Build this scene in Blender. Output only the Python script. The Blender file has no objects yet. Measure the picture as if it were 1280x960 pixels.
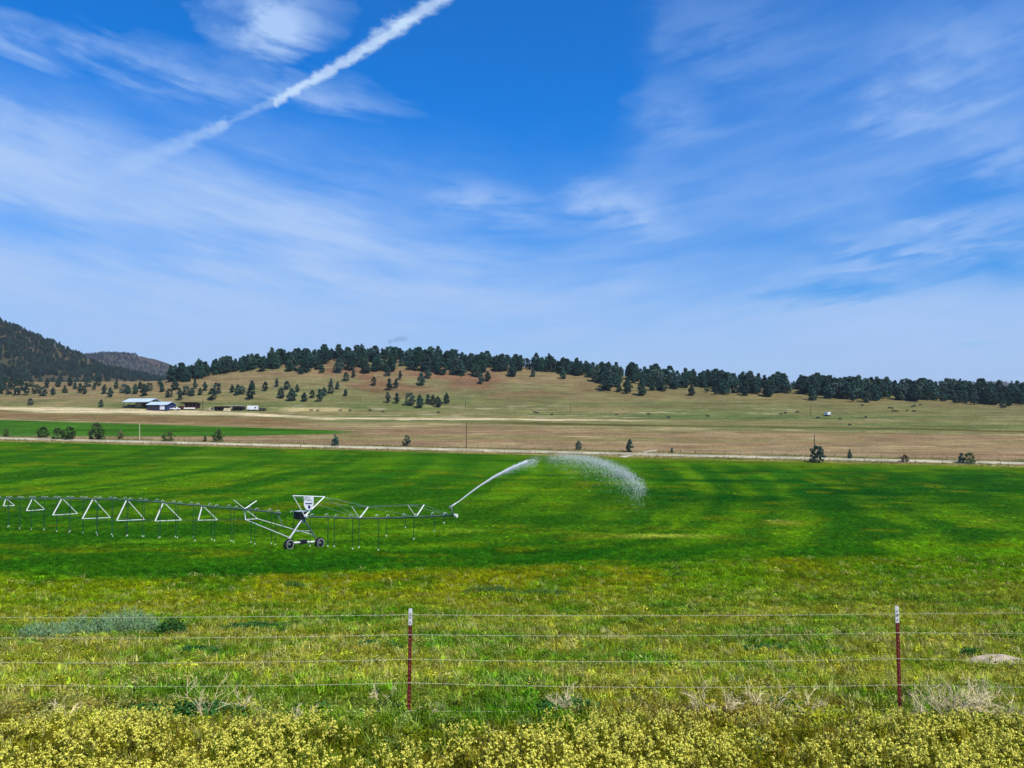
import bpy, math, random
import numpy as np
from mathutils import Vector, Matrix

R = math.radians
random.seed(7)
rng = np.random.default_rng(11)
scene = bpy.context.scene
col = scene.collection

# ------------------------------------------------------------------ camera
F = 960.0                                   # focal length in photo pixels (1280 wide)
PITCH = math.atan(40 / 960)                 # looking slightly up
cam_d = bpy.data.cameras.new('camera')
cam_d.sensor_width = 36; cam_d.lens = 27; cam_d.clip_start = 0.1; cam_d.clip_end = 30000
cam = bpy.data.objects.new('camera', cam_d); col.objects.link(cam)
cam.location = (0, 0, 0); cam.rotation_euler = (R(90) + PITCH, 0, 0)
scene.camera = cam
CP, SP = math.cos(PITCH), math.sin(PITCH)

def ray(px, row):                           # photo pixel -> direction with y = 1
    a = (px - 640) / F; b = (480 - row) / F
    y = CP - b * SP; z = SP + b * CP
    return a / y, z / y
def at(px, row, Y):                         # point on that pixel's ray at distance Y
    a, b = ray(px, row)
    return Vector((a * Y, Y, b * Y))
def project(X, Y, Z):
    yc = Y * CP + Z * SP; zc = -Y * SP + Z * CP
    yc = np.maximum(yc, 0.01)
    return 640 + F * X / yc, 480 - F * zc / yc

# ------------------------------------------------------------------ light, exposure
SUN_AZ, SUN_EL = R(138), R(52)
sd = Vector((math.sin(SUN_AZ) * math.cos(SUN_EL), math.cos(SUN_AZ) * math.cos(SUN_EL), math.sin(SUN_EL)))
sl = bpy.data.lights.new('sun', 'SUN'); sl.energy = 5.0; sl.angle = R(0.53); sl.color = (1, 0.94, 0.82)
so = bpy.data.objects.new('sun', sl); col.objects.link(so)
so.location = (40, -40, 80); so.rotation_euler = (-sd).to_track_quat('-Z', 'Y').to_euler()
scene.view_settings.view_transform = 'Standard'
scene.view_settings.look = 'None'
scene.view_settings.exposure = 0.0
scene.view_settings.gamma = 1.0
scene.cycles.volume_bounces = 0; scene.cycles.max_bounces = 5; scene.cycles.diffuse_bounces = 2; scene.cycles.glossy_bounces = 2; scene.cycles.transmission_bounces = 3; scene.cycles.transparent_max_bounces = 6

# ------------------------------------------------------------------ node helper
class NT:
    def __init__(s, tree): s.t = tree
    def new(s, typ, **kw):
        n = s.t.nodes.new(typ)
        for k, v in kw.items(): setattr(n, k, v)
        return n
    def put(s, sock, v):
        if isinstance(v, bpy.types.NodeSocket): s.t.links.new(v, sock)
        elif v is not None: sock.default_value = v
    def m(s, op, a, b=None, c=None, clamp=False):
        n = s.new('ShaderNodeMath', operation=op, use_clamp=clamp)
        s.put(n.inputs[0], a); s.put(n.inputs[1], b); s.put(n.inputs[2], c)
        return n.outputs[0]
    def rng(s, v, a, b, c, d, smooth=True):
        n = s.new('ShaderNodeMapRange', interpolation_type='SMOOTHSTEP' if smooth else 'LINEAR')
        for i, x in enumerate((v, a, b, c, d)): s.put(n.inputs[i], x)
        return n.outputs[0]
    def noise(s, vec, scale, detail=4, rough=0.55, dist=0.0):
        n = s.new('ShaderNodeTexNoise')
        s.put(n.inputs['Vector'], vec); n.inputs['Scale'].default_value = scale
        n.inputs['Detail'].default_value = detail; n.inputs['Roughness'].default_value = rough
        n.inputs['Distortion'].default_value = dist
        return n.outputs['Fac']
    def xyz(s, x, y, z):
        n = s.new('ShaderNodeCombineXYZ')
        for i, v in enumerate((x, y, z)): s.put(n.inputs[i], v)
        return n.outputs[0]
    def mix(s, f, a, b, blend='MIX'):
        n = s.new('ShaderNodeMix', data_type='RGBA', blend_type=blend)
        s.put(n.inputs[0], f); s.put(n.inputs[6], a); s.put(n.inputs[7], b)
        return n.outputs[2]
    def curve(s, v, pts):
        n = s.new('ShaderNodeFloatCurve'); s.put(n.inputs[1], v)
        c = n.mapping.curves[0]
        while len(c.points) < len(pts): c.points.new(0.5, 0.5)
        for p, (x, y) in zip(c.points, pts): p.location = (x, y)
        n.mapping.use_clip = False; n.mapping.update()
        return n.outputs[0]

# ------------------------------------------------------------------ sky
world = bpy.data.worlds.new('World'); scene.world = world; world.use_nodes = True
wt = world.node_tree; wt.nodes.clear(); W = NT(wt)
SKY = 0.11
CLOUD = (0.42, 0.61, 0.96)
world.cycles.sampling_method = 'MANUAL'; world.cycles.sample_map_resolution = 256
tex = W.new('ShaderNodeTexSky', sky_type='NISHITA')
tex.sun_disc = False; tex.sun_elevation = SUN_EL; tex.sun_rotation = SUN_AZ
tex.altitude = 1600; tex.air_density = 1.0; tex.dust_density = 0.2; tex.ozone_density = 3.0
hs = W.new('ShaderNodeHueSaturation'); hs.inputs['Saturation'].default_value = 1.62; hs.inputs['Value'].default_value = 1.9
hs.inputs['Hue'].default_value = 0.509
wt.links.new(tex.outputs[0], hs.inputs['Color'])
tc = W.new('ShaderNodeTexCoord'); sp = W.new('ShaderNodeSeparateXYZ'); wt.links.new(tc.outputs['Generated'], sp.inputs[0])
dx, dy, dz = sp.outputs
az = W.m('ARCTAN2', dx, dy); el = W.m('ARCSINE', dz)
def sky_at(px, row):
    a, b = ray(px, row)
    return math.atan2(a, 1), math.atan2(b, math.hypot(a, 1))
# streak coordinate: wisps fall to the right on the left, rise to the right on the right
v = W.m('SUBTRACT', el, W.m('MULTIPLY', W.m('SQRT', W.m('ADD', W.m('MULTIPLY', az, az), 0.03)), 0.2))
sv = W.xyz(dx, dy, W.m('MULTIPLY', v, 5.5))
n1 = W.noise(sv, 2.6, 5, 0.55)
n2 = W.noise(sv, 8.0, 5, 0.6)
iso = W.xyz(dx, dy, W.m('MULTIPLY', dz, 2.0))
n3 = W.noise(iso, 3.0, 3, 0.55)
n4 = W.noise(iso, 18.0, 4, 0.6)
n5 = W.noise(iso, 70.0, 3, 0.6)
elw = W.m('ADD', el, W.m('MULTIPLY', W.m('SUBTRACT', n3, 0.5), 0.16))
azw = W.m('ADD', az, W.m('MULTIPLY', W.m('SUBTRACT', n4, 0.5), 0.05))
edge = [(-260, 40), (-100, 70), (0, 88), (150, 105), (330, 148), (480, 185), (600, 213), (690, 226), (725, 222), (760, 185), (785, 120), (800, 50), (830, -40), (930, -90), (1300, -90), (1500, -30)]
ep = []
for p, r_ in edge:
    a, e = sky_at(p, r_); ep.append(((a + 0.8) / 1.6, e))
elb = W.curve(W.m('MULTIPLY_ADD', W.m('ADD', azw, W.m('MULTIPLY', W.m('SUBTRACT', n3, 0.5), 0.2)), 1 / 1.6, 0.5), ep)
mask = W.rng(W.m('SUBTRACT', elb, W.m('ADD', elw, W.m('MULTIPLY', W.m('SUBTRACT', n1, 0.5), 0.10))), -0.05, 0.10, 0, 1)
base = W.curve(W.m('MULTIPLY', el, 1 / 0.8), [(0, 0.94), (0.08, 0.90), (0.17, 0.86), (0.26, 0.78), (0.36, 0.58), (0.47, 0.38), (0.62, 0.25), (1, 0.2)])
streak = W.m('ADD', W.rng(n1, 0.28, 0.72, 0.4, 1.3), W.rng(n2, 0.3, 0.75, -0.2, 0.2))
lowk = W.rng(el, 0.05, 0.28, 0.25, 1.0)                 # streaks flatten into the pale veil low down
streak = W.m('ADD', W.m('MULTIPLY', W.m('SUBTRACT', streak, 1.0), lowk), 1.0)
side = W.m('ADD', W.m('MULTIPLY', W.m('SUBTRACT', W.rng(azw, -0.25, 0.3, 1.18, 0.54), 1.0), W.rng(el, 0.1, 0.2, 0, 1)), 1.0)
dens = W.m('MULTIPLY', W.m('MULTIPLY', W.m('MULTIPLY', mask, base), side), streak)
# the same wisps go on above, thin
thin = W.m('MULTIPLY', W.rng(n1, 0.55, 0.85, 0, 0.35), W.rng(n2, 0.35, 0.7, 0.3, 1.0))
dens = W.m('MAXIMUM', dens, W.m('MULTIPLY', thin, 0.2))
def capsule(p0, p1, w, s, k=0.014, w1=None, s1=None):                     # a narrow trail: round-ended, wobbling edge
    a0, e0 = sky_at(*p0); a1, e1 = sky_at(*p1); w = w / F
    L2 = (a1 - a0) ** 2 + (e1 - e0) ** 2 + 1e-9
    px_ = W.m('SUBTRACT', az, a0); py_ = W.m('SUBTRACT', W.m('ADD', el, W.m('MULTIPLY', W.m('SUBTRACT', n5, 0.5), k)), e0)
    h = W.m('DIVIDE', W.m('ADD', W.m('MULTIPLY', px_, a1 - a0), W.m('MULTIPLY', py_, e1 - e0)), L2, clamp=True)
    qx = W.m('SUBTRACT', px_, W.m('MULTIPLY', h, a1 - a0)); qy = W.m('SUBTRACT', py_, W.m('MULTIPLY', h, e1 - e0))
    d = W.m('SQRT', W.m('ADD', W.m('MULTIPLY', qx, qx), W.m('MULTIPLY', qy, qy)))
    if w1 is not None:                                   # narrows and fades towards its far end
        d = W.m('DIVIDE', d, W.m('MULTIPLY_ADD', h, w1 / F - w, w)); s = W.m('MULTIPLY_ADD', h, s1 - s, s); w = 1.0
    return W.rng(d, w * 0.1, w, s, 0)
wv = W.xyz(W.m('ADD', az, W.m('MULTIPLY', W.m('SUBTRACT', n4, 0.5), 0.10)), W.m('ADD', el, W.m('MULTIPLY', W.m('SUBTRACT', n2, 0.5), 0.075)), 0.0)
def wisp(p0, p1, w):                                     # soft spindle-shaped cloud between two points of the sky
    a0, e0 = sky_at(*p0); a1, e1 = sky_at(*p1); w = w / F
    L = math.hypot(a1 - a0, e1 - e0)
    mp = W.new('ShaderNodeMapping', vector_type='TEXTURE'); wt.links.new(wv, mp.inputs[0])
    mp.inputs['Location'].default_value = ((a0 + a1) / 2, (e0 + e1) / 2, 0)
    mp.inputs['Rotation'].default_value = (0, 0, math.atan2(e1 - e0, a1 - a0))
    mp.inputs['Scale'].default_value = (L / 2 * 1.35 + w, w * 1.5, 1)
    g_ = W.new('ShaderNodeTexGradient', gradient_type='SPHERICAL'); wt.links.new(mp.outputs[0], g_.inputs[0])
    return g_.outputs['Fac']
wisps = [((300, 22), (395, 8), 40, 0.85), ((335, 45), (385, 42), 24, 0.6), ((-60, 28), (130, 62), 20, 0.55), ((130, 68), (330, 108), 22, 0.6),
         ((330, 106), (490, 134), 18, 0.6), ((-60, 165), (130, 205), 42, 0.6), ((-40, 120), (150, 150), 26, 0.3), ((715, 243), (815, 252), 22, 0.85), ((770, 262), (850, 282), 14, 0.5),
         ((690, 262), (560, 230), 20, 0.4), ((1120, 90), (1300, 40), 50, 0.4), ((1110, 135), (1230, 115), 26, 0.45), ((1220, 160), (1300, 205), 24, 0.45), ((970, 272), (1010, 262), 22, 0.3),
         ((1060, 302), (1320, 250), 13, 0.75), ((980, 338), (1140, 324), 7, 0.6), ((1120, 303), (1320, 306), 5, 0.6), ((1160, 318), (1320, 318), 4, 0.4), ((820, 130), (870, 150), 30, 0.3),
         ((520, 245), (660, 262), 22, 0.4), ((120, 215), (420, 250), 26, 0.3), ((850, 30), (1000, 60), 50, 0.2)]
acc = 0.0
for p0, p1, w_, s_ in wisps: acc = W.m('MULTIPLY_ADD', wisp(p0, p1, w_), s_, acc)
acc = W.m('MULTIPLY', W.m('MINIMUM', acc, 1.0), W.rng(W.m('MULTIPLY_ADD', n4, 0.5, W.m('MULTIPLY', n2, 0.5)), 0.36, 0.62, 0.25, 1.1))
dens = W.m('SUBTRACT', W.m('ADD', dens, acc), W.m('MULTIPLY', dens, acc))
# bluer gaps between the low streaks on the right
acc = 0.0
for p0, p1, w_, s_ in [((940, 374), (1160, 358), 9, 0.8), ((1160, 342), (1320, 350), 14, 0.7), ((1130, 240), (1300, 230), 20, 0.7), ((880, 298), (1010, 302), 16, 0.25), ((1000, 318), (1150, 312), 6, 0.4), ((1190, 432), (1240, 431), 3, 0.5)]:
    acc = W.m('MULTIPLY_ADD', wisp(p0, p1, w_), s_, acc)
dens = W.m('MULTIPLY', dens, W.m('SUBTRACT', 1.0, acc, clamp=True))
dens = W.m('MINIMUM', dens, 0.96)
hv = W.rng(el, 0.02, 0.42, 0.62, 1.0)                      # the low sky is a little deeper than the model's
clear = W.mix(1.0, hs.outputs[0], W.xyz(hv, hv, hv), 'MULTIPLY')
skyc = W.mix(dens, clear, (CLOUD[0] / SKY, CLOUD[1] / SKY, CLOUD[2] / SKY, 1))
tr_k = W.rng(n4, 0.3, 0.6, 0.65, 1.0)
trail = W.m('MAXIMUM', capsule((580, -24), (345, 126), 13, 0.95, 0.016, 7, 0.8), capsule((350, 122), (262, 164), 8, 0.4, 0.014, 4, 0.15))
trail = W.m('MAXIMUM', trail, capsule((280, 155), (120, 224), 9, 0.5, 0.016, 18, 0.04))
trail = W.m('MAXIMUM', trail, capsule((540, 8), (470, 44), 12, 0.5, 0.03))
trail = W.m('MULTIPLY', trail, tr_k)
skyc = W.mix(trail, skyc, (0.62 / SKY, 0.80 / SKY, 1.02 / SKY, 1))
scrap = capsule((487, 427), (507, 422), 4, 0.6)           # a small grey scrap of cloud over the hill
skyc = W.mix(scrap, skyc, (0.20 / SKY, 0.38 / SKY, 0.68 / SKY, 1))
bg = W.new('ShaderNodeBackground'); bg.inputs['Strength'].default_value = SKY
wt.links.new(skyc, bg.inputs['Color'])
wo = W.new('ShaderNodeOutputWorld'); wt.links.new(bg.outputs[0], wo.inputs['Surface'])

# ------------------------------------------------------------------ numeric noise, colours
def _h(ix, iy, s):
    n = (ix.astype(np.int64) * 374761393 + iy.astype(np.int64) * 668265263 + s * 974711) & 0xffffffff
    n = ((n ^ (n >> 13)) * 1274126177) & 0xffffffff
    return ((n ^ (n >> 16)) & 0xffff) / 65535.0
def vn(x, y, s=0):
    ix = np.floor(x); iy = np.floor(y); fx = x - ix; fy = y - iy
    fx = fx * fx * (3 - 2 * fx); fy = fy * fy * (3 - 2 * fy)
    a = _h(ix, iy, s); b = _h(ix + 1, iy, s); c = _h(ix, iy + 1, s); d = _h(ix + 1, iy + 1, s)
    return (a * (1 - fx) + b * fx) * (1 - fy) + (c * (1 - fx) + d * fx) * fy
def fbm(x, y, s=0, o=4):
    t = 0; a = 0.5
    for i in range(o):
        t = t + a * vn(x, y, s + i * 17); x = x * 2.03; y = y * 2.03; a *= 0.5
    return t / (1 - 0.5 ** o)
def sm(x, a, b):
    t = np.clip((x - a) / (b - a), 0, 1); return t * t * (3 - 2 * t)
def C(r, g, b, k=0.80):                      # colour seen in sun -> base colour
    f = lambda c: (c / 255 / 12.92 if c / 255 <= 0.04045 else ((c / 255 + 0.055) / 1.055) ** 2.4) * k
    return np.array((f(r), f(g), f(b)))

# ------------------------------------------------------------------ terrain
rows_tab = [(10, 889), (15, 840), (20, 808), (30, 774), (45, 740), (60, 711), (80, 686), (100, 671), (120, 658.5), (140, 643), (160, 627),
            (200, 602), (240, 582), (275, 565), (330, 545), (400, 526), (450, 514)]
PT = [(-500, -1.7), (-60, -1.7), (0, -1.65), (1.6, -1.7), (3.0, -2.5), (4.6, -3.45), (6.5, -3.72), (8, -3.76)] + [(Y, ray(640, r_)[1] * Y) for Y, r_ in rows_tab] + \
     [(520, 7), (620, 11), (1000, 18), (3000, 24), (9000, 30)]
PX = np.array([p[0] for p in PT], float); PZ = np.array([p[1] for p in PT], float)
_d = np.diff(PZ) / np.diff(PX); PM = np.concatenate([[_d[0]], (_d[1:] * np.diff(PX)[:-1] + _d[:-1] * np.diff(PX)[1:]) / (np.diff(PX)[1:] + np.diff(PX)[:-1]), [_d[-1]]])
def prof(u):
    u = np.clip(u, PX[0], PX[-1] - 1); i = np.clip(np.searchsorted(PX, u) - 1, 0, len(PX) - 2)
    h = PX[i + 1] - PX[i]; t = (u - PX[i]) / h
    return ((2 * t**3 - 3 * t**2 + 1) * PZ[i] + (t**3 - 2 * t**2 + t) * h * PM[i] + (-2 * t**3 + 3 * t**2) * PZ[i + 1] + (t**3 - t**2) * h * PM[i + 1])
def u_of(X, Y):
    return Y + 0.15 * np.clip(X, -420, 420) * sm(Y, 100, 270)
def yr_of(X): return 600 - 75 * sm(X, -60, 330)                 # distance of the main ridge
RID = [(-250, 474), (60, 478), (170, 477), (215, 475), (260, 466), (300, 460), (350, 453), (400, 449), (450, 447), (520, 449), (600, 455), (680, 461), (740, 466), (800, 473), (860, 478), (960, 486), (1080, 491), (1200, 497), (1280, 499), (1500, 500)]
rx, rz = [], []
for p, r_ in RID:
    X = 0.0
    for _ in range(20): X = ray(p, r_)[0] * float(yr_of(np.array(X)))
    yy = float(yr_of(np.array(X))); rx.append(X); rz.append(ray(p, r_)[1] * yy)
rx, rz = np.array(rx), np.array(rz)
MT = [(-500, 320), (-300, 345), (-120, 372), (-40, 392), (0, 407), (40, 424), (80, 443), (110, 457), (150, 467), (190, 474), (230, 484), (300, 500)]
MY = 1250.0
mx = np.array([ray(p, r_)[0] * MY for p, r_ in MT]); mz = np.array([ray(p, r_)[1] * MY for p, r_ in MT])
FAR = [(3000, [(-120, 500), (40, 470), (80, 447), (95, 443.5), (120, 446), (145, 443.5), (165, 444), (185, 451), (205, 461), (225, 472), (260, 500)]),
       (4200, [(900, 500), (960, 484), (1000, 477), (1030, 476), (1070, 480), (1120, 484), (1180, 485), (1210, 479), (1235, 475.5), (1262, 484), (1300, 500)])]
def hgt(X, Y):
    X = np.asarray(X, float); Y = np.asarray(Y, float)
    s = sm(Y, 100, 270)
    z = prof(u_of(X, Y)) - 0.018 * np.clip(X, -400, 400) * s * (1 - 0.6 * sm(Y, 420, 600))
    # main hill
    yr = yr_of(X)
    zr = np.interp(X, rx, rz)
    b0 = prof(u_of(X, yr)) - 0.018 * np.clip(X, -400, 400) * (1 - 0.6 * sm(yr, 420, 600))
    f = np.where(Y < yr, sm(Y, yr - 165, yr + 4), 1 - sm(Y, yr + 20, yr + 260))
    z = z + np.maximum(zr - b0, -2) * f
    z = z + (fbm(X / 45, Y / 45, 3) - 0.5) * 5.0 * sm(Y, 430, 520) * (1 - 0.75 * f) * sm(Y, 300, 420)
    # left mountain
    zm = np.interp(X, mx, mz); g = np.where(Y < MY, sm(Y, MY - 620, MY + 10), 1 - sm(Y, MY + 20, MY + 260))
    z = z + np.maximum(zm - 20, 0) * g * (0.93 + 0.14 * fbm(X / 160, Y / 160, 5)) * sm(-X, 380, 480)
    for D, pts in FAR:
        fx = np.array([ray(p, r_)[0] * D for p, r_ in pts]); fz = np.array([ray(p, r_)[1] * D for p, r_ in pts])
        k = np.where(Y < D, sm(Y, D - 900, D), 1 - sm(Y, D + 100, D + 1200))
        z = z + np.maximum(np.interp(X, fx, fz, left=0, right=0) - 25, 0) * k
    # small unevenness
    z = z + (fbm(X * 0.8, Y * 0.8, 9) - 0.5) * 0.16 * sm(Y, 4, 9) * (1 - sm(Y, 70, 110))
    z = z + (fbm(X * 0.12, Y * 0.12, 19) - 0.5) * 0.5 * sm(Y, 12, 30) * (1 - sm(Y, 230, 262))
    return z
def h1(x, y): return float(hgt(np.array([x]), np.array([y]))[0])
def hit(px, row, y0=5.0, y1=1500.0):         # first ground point under a photo pixel
    a, b = ray(px, row)
    Y = np.exp(np.linspace(math.log(y0), math.log(y1), 420))
    under = hgt(a * Y, Y) >= b * Y
    i = int(np.argmax(under)) if under.any() else len(Y) - 1
    lo, hi = Y[max(i - 1, 0)], Y[i]
    for _ in range(2):
        Y = np.linspace(lo, hi, 24); i = int(np.argmax((hgt(a * Y, Y) >= b * Y) | (np.arange(24) == 23)))
        lo, hi = Y[max(i - 1, 0)], Y[i]
    return Vector((a * hi, hi, h1(a * hi, hi)))

# pivot machine: line of the pipe on the ground plan
TW = at(378, 686, 80.0); TH = R(33)
PDIR = Vector((-math.cos(TH), math.sin(TH), 0)); PERP = Vector((math.sin(TH), math.cos(TH), 0))
PC = Vector((TW.x, TW.y, 0)) + PDIR * 330     # centre of the irrigated circle

def lerp(a, b, t): return a + (b - a) * np.asarray(t)[..., None]
def ground_colour(X, Y):
    Z = hgt(X, Y); px, row = project(X, Y, Z)
    u = u_of(X, Y)
    n_a = fbm(X / 2.5, Y / 2.5, 31); n_b = fbm(X / 14, Y / 22, 41); n_c = fbm(X / 60, Y / 60, 51); n_f = fbm(X * 1.6, Y * 1.6, 61)
    one = np.ones(X.shape)
    # --- rough weeds near the fence
    bw = np.interp(px, [0, 300, 640, 900, 1280], [724, 724, 716, 702, 690]) + (n_b - 0.5) * 26
    c = C(112, 122, 40) * one[..., None]
    c = lerp(c, C(66, 108, 28), sm(n_a, 0.5, 0.72) * 0.8)
    c = lerp(c, C(140, 138, 78), sm(n_f, 0.52, 0.75) * 0.6 * sm(row, 770, 800))
    top = sm(row, bw + 64, bw + 10)
    yel = lerp(C(116, 128, 10) * one[..., None], C(92, 132, 10), sm(n_b, 0.4, 0.65))
    yel = lerp(yel, C(62, 112, 14), sm(fbm(X / 3, Y / 7, 71), 0.56, 0.72) * 0.8)
    c = lerp(c, yel, top * 0.92)
    br = sm(row, 872, 892) * sm(fbm(X / 1.3, Y / 0.8, 81), 0.38, 0.6) * (1 - sm(row, 905, 930))
    c = lerp(c, C(108, 98, 54), br * 0.7)
    c = lerp(c, C(98, 100, 30), sm(row, 890, 930))
    c = lerp(c, C(120, 110, 80), 1 - sm(Y, 1.8, 4.5))
    # --- irrigated field
    rr = np.hypot(X - PC.x, Y - PC.y)
    ring = vn(rr / 5.0 + n_b * 1.5, one * 3, 5) * 0.5 + vn(rr / 17.0 + n_b, one * 7, 6) * 0.5
    al = lerp(C(44, 100, 0) * one[..., None], C(90, 138, 0), sm(ring * 0.65 + n_b * 0.35, 0.34, 0.62))
    al = lerp(al, C(30, 88, 0), sm(n_c * 0.5 + ring * 0.5, 0.52, 0.68) * 0.8)
    al = lerp(al, C(24, 82, 2), sm(px, 640, 860) * sm(row, 660, 615) * sm(row, 574, 590) * 0.85 * sm(n_b + 0.5 * n_c, 0.5, 0.85))
    al = lerp(al, C(10, 74, 4), sm(px, 700, 900) * sm(row, 650, 620) * sm(row, 580, 590) * sm(fbm(X / 22, Y / 9, 95), 0.5, 0.62) * 0.8)
    al = lerp(al, C(48, 102, 6), sm(row, 596, 570) * 0.6)
    al = lerp(al, C(34, 94, 0), sm(row, 680, 692) * (1 - sm(row, bw - 8, bw)) * 0.75 * (1 - sm(px, 820, 1000)))
    al = lerp(al, C(110, 128, 22), sm(fbm(X / 9, Y / 6, 91), 0.63, 0.76) * 0.5)
    al = lerp(al, C(92, 118, 30), sm(u, 252, 264) * sm(px, 560, 760) * 0.75)
    def patch(p0, r0, wx, wy, cc, k):
        d = ((px - p0) / wx) ** 2 + ((row - r0 + (n_b - 0.5) * 4) / wy) ** 2
        return lerp(al, cc, np.exp(-d * 1.6) * k * sm(n_a + n_b, 0.6, 1.0))
    for a_ in [(820, 671, 95, 2.6, C(150, 165, 70), 1.1), (985, 655, 34, 4, C(135, 150, 50), 0.9), (1235, 652, 24, 3, C(130, 145, 50), 0.7), (560, 664, 70, 2.5, C(125, 160, 50), 0.8), (970, 652, 16, 1.6, C(170, 175, 100), 0.8),
               (230, 677, 150, 3.5, C(98, 150, 40), 0.7), (470, 685, 120, 4, C(96, 150, 30), 0.6), (250, 573, 60, 2, C(120, 150, 60), 0.5)]:
        al = patch(*a_)
    c = lerp(al, c, sm(row, bw - 5, bw + 5) * sm(-Y, -140, -100))
    # --- beyond the gravel road
    n_d = fbm(X / 55, Y / 9, 101); n_e = fbm(X / 16, Y / 4, 111); n_g = fbm(X / 120, Y / 16, 121)
    tan_ = C(168, 148, 106); olive = C(140, 140, 88); cream = C(222, 208, 156); brown = C(148, 116, 80); gr = C(118, 132, 76)
    rr0 = np.interp(px, [0, 1280], [550, 578])
    d = rr0 - row                                             # pixels above the road
    far = olive * one[..., None]
    far = lerp(far, gr, sm(n_g, 0.44, 0.62) * 0.9)
    far = lerp(far, C(164, 150, 100), sm(n_d, 0.55, 0.75) * 0.7)
    low = lerp(tan_ * one[..., None], C(160, 134, 98), sm(n_d, 0.4, 0.65))
    low = lerp(low, C(146, 140, 88), sm(n_g, 0.5, 0.66) * 0.8)
    low = lerp(low, C(190, 172, 124), sm(n_e, 0.58, 0.75) * 0.7)
    k = np.interp(px, [0, 300, 600, 900, 1280], [26, 24, 30, 32, 34])
    far = lerp(far, low, sm(d, k + 5, k - 5))
    far = lerp(far, C(196, 180, 130), sm(np.abs(d - k - 1 - (n_d - 0.5) * 8), 2.2, 0.6) * sm(n_e, 0.35, 0.6) * 0.9)
    far = lerp(far, C(96, 92, 46), sm(np.abs(d - k - 5 - (n_g - 0.5) * 5), 1.6, 0.5) * 0.9 * sm(px, 500, 700))
    far = lerp(far, C(98, 122, 66), sm(np.abs(row - 518 - (px - 640) * 0.008 - (n_g - 0.5) * 10), 5, 1) * 0.6 * sm(px, 560, 680))
    far = lerp(far, C(206, 196, 150), sm(n_e, 0.62, 0.74) * sm(np.abs(row - 516), 14, 4) * 0.7)
    # second green field on the left
    g0 = np.interp(px, [0, 300, 450], [525, 534, 539]); g1 = np.interp(px, [0, 300, 450], [545.5, 545, 541])
    gm = sm(row, g0 - 0.8, g0 + 0.8) * (1 - sm(row, g1 - 0.8, g1 + 1.2)) * (1 - sm(px, 410, 470))
    far = lerp(far, lerp(C(56, 108, 18) * one[..., None], C(74, 128, 34), sm(n_d, 0.4, 0.6)), gm)
    far = lerp(far, C(134, 140, 66), sm(row, g1, g1 + 2) * (1 - sm(d, 1, 2)) * (1 - sm(px, 450, 600)) * 0.7)
    # pale stubble strip and lanes by the farm
    y0 = np.interp(px, [0, 40, 160, 320, 400, 640, 1280], [510.5, 512, 514, 518, 523, 524, 531])
    th = np.interp(px, [0, 30, 60, 200, 330, 420, 640, 800], [2.2, 3.5, 4.5, 4, 2.2, 1.8, 1.4, 0.8])
    far = lerp(far, C(238, 222, 172), sm(np.abs(row - y0 - (n_e - 0.5) * 2), th, th * 0.5) * (1 - sm(px, 700, 900)) * (0.55 + 0.45 * sm(n_e, 0.3, 0.5)))
    far = lerp(far, brown * 1.05, sm(row, y0 + th, y0 + th + 2) * (1 - sm(row, g0 - 4, g0 - 1)) * (1 - sm(px, 330, 440)) * 0.7)
    far = lerp(far, C(232, 212, 150), np.exp(-((px - 390) / 42) ** 4 - ((row - 511.5) / 2.2) ** 2) * 0.9)
    # hill slope: reddish soil above, greener below
    hl = sm(Y, yr_of(X) - 150, yr_of(X) - 85)
    hc = lerp(C(156, 138, 98) * one[..., None], C(142, 138, 92), sm(n_g, 0.42, 0.6))
    hc = lerp(hc, C(142, 108, 82), sm(fbm(X / 30, Y / 18, 131), 0.42, 0.62) * 0.8 * sm(px, 260, 380) * (1 - 0.5 * sm(px, 620, 800)))
    hc = lerp(hc, C(126, 128, 76), sm(px, 560, 900) * 0.55)
    far = lerp(far, hc, hl)
    mt = sm(Y, 720, 860) * sm(-X, 250, 420)
    far = lerp(far, lerp(C(106, 98, 76) * one[..., None], C(84, 86, 62), sm(n_c, 0.4, 0.6)), mt)
    far = lerp(far, lerp(C(74, 78, 66) * one[..., None], C(100, 88, 74), sm(fbm(X / 60, Y / 60, 141), 0.45, 0.65)), sm(Y, 1900, 2300))
    verge = sm(np.abs(u - 277 - (n_e - 0.5) * 6), 11, 7)
    far = lerp(far, lerp(C(176, 158, 108) * one[..., None], C(134, 132, 70), sm(n_e, 0.4, 0.6)), verge)
    c = lerp(c, far, sm(u, 266, 271 + (n_e - 0.5) * 4))
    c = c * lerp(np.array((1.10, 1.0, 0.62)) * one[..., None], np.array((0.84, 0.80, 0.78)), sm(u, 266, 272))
    return np.clip(c, 0.002, 1), Z, px, row

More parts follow.
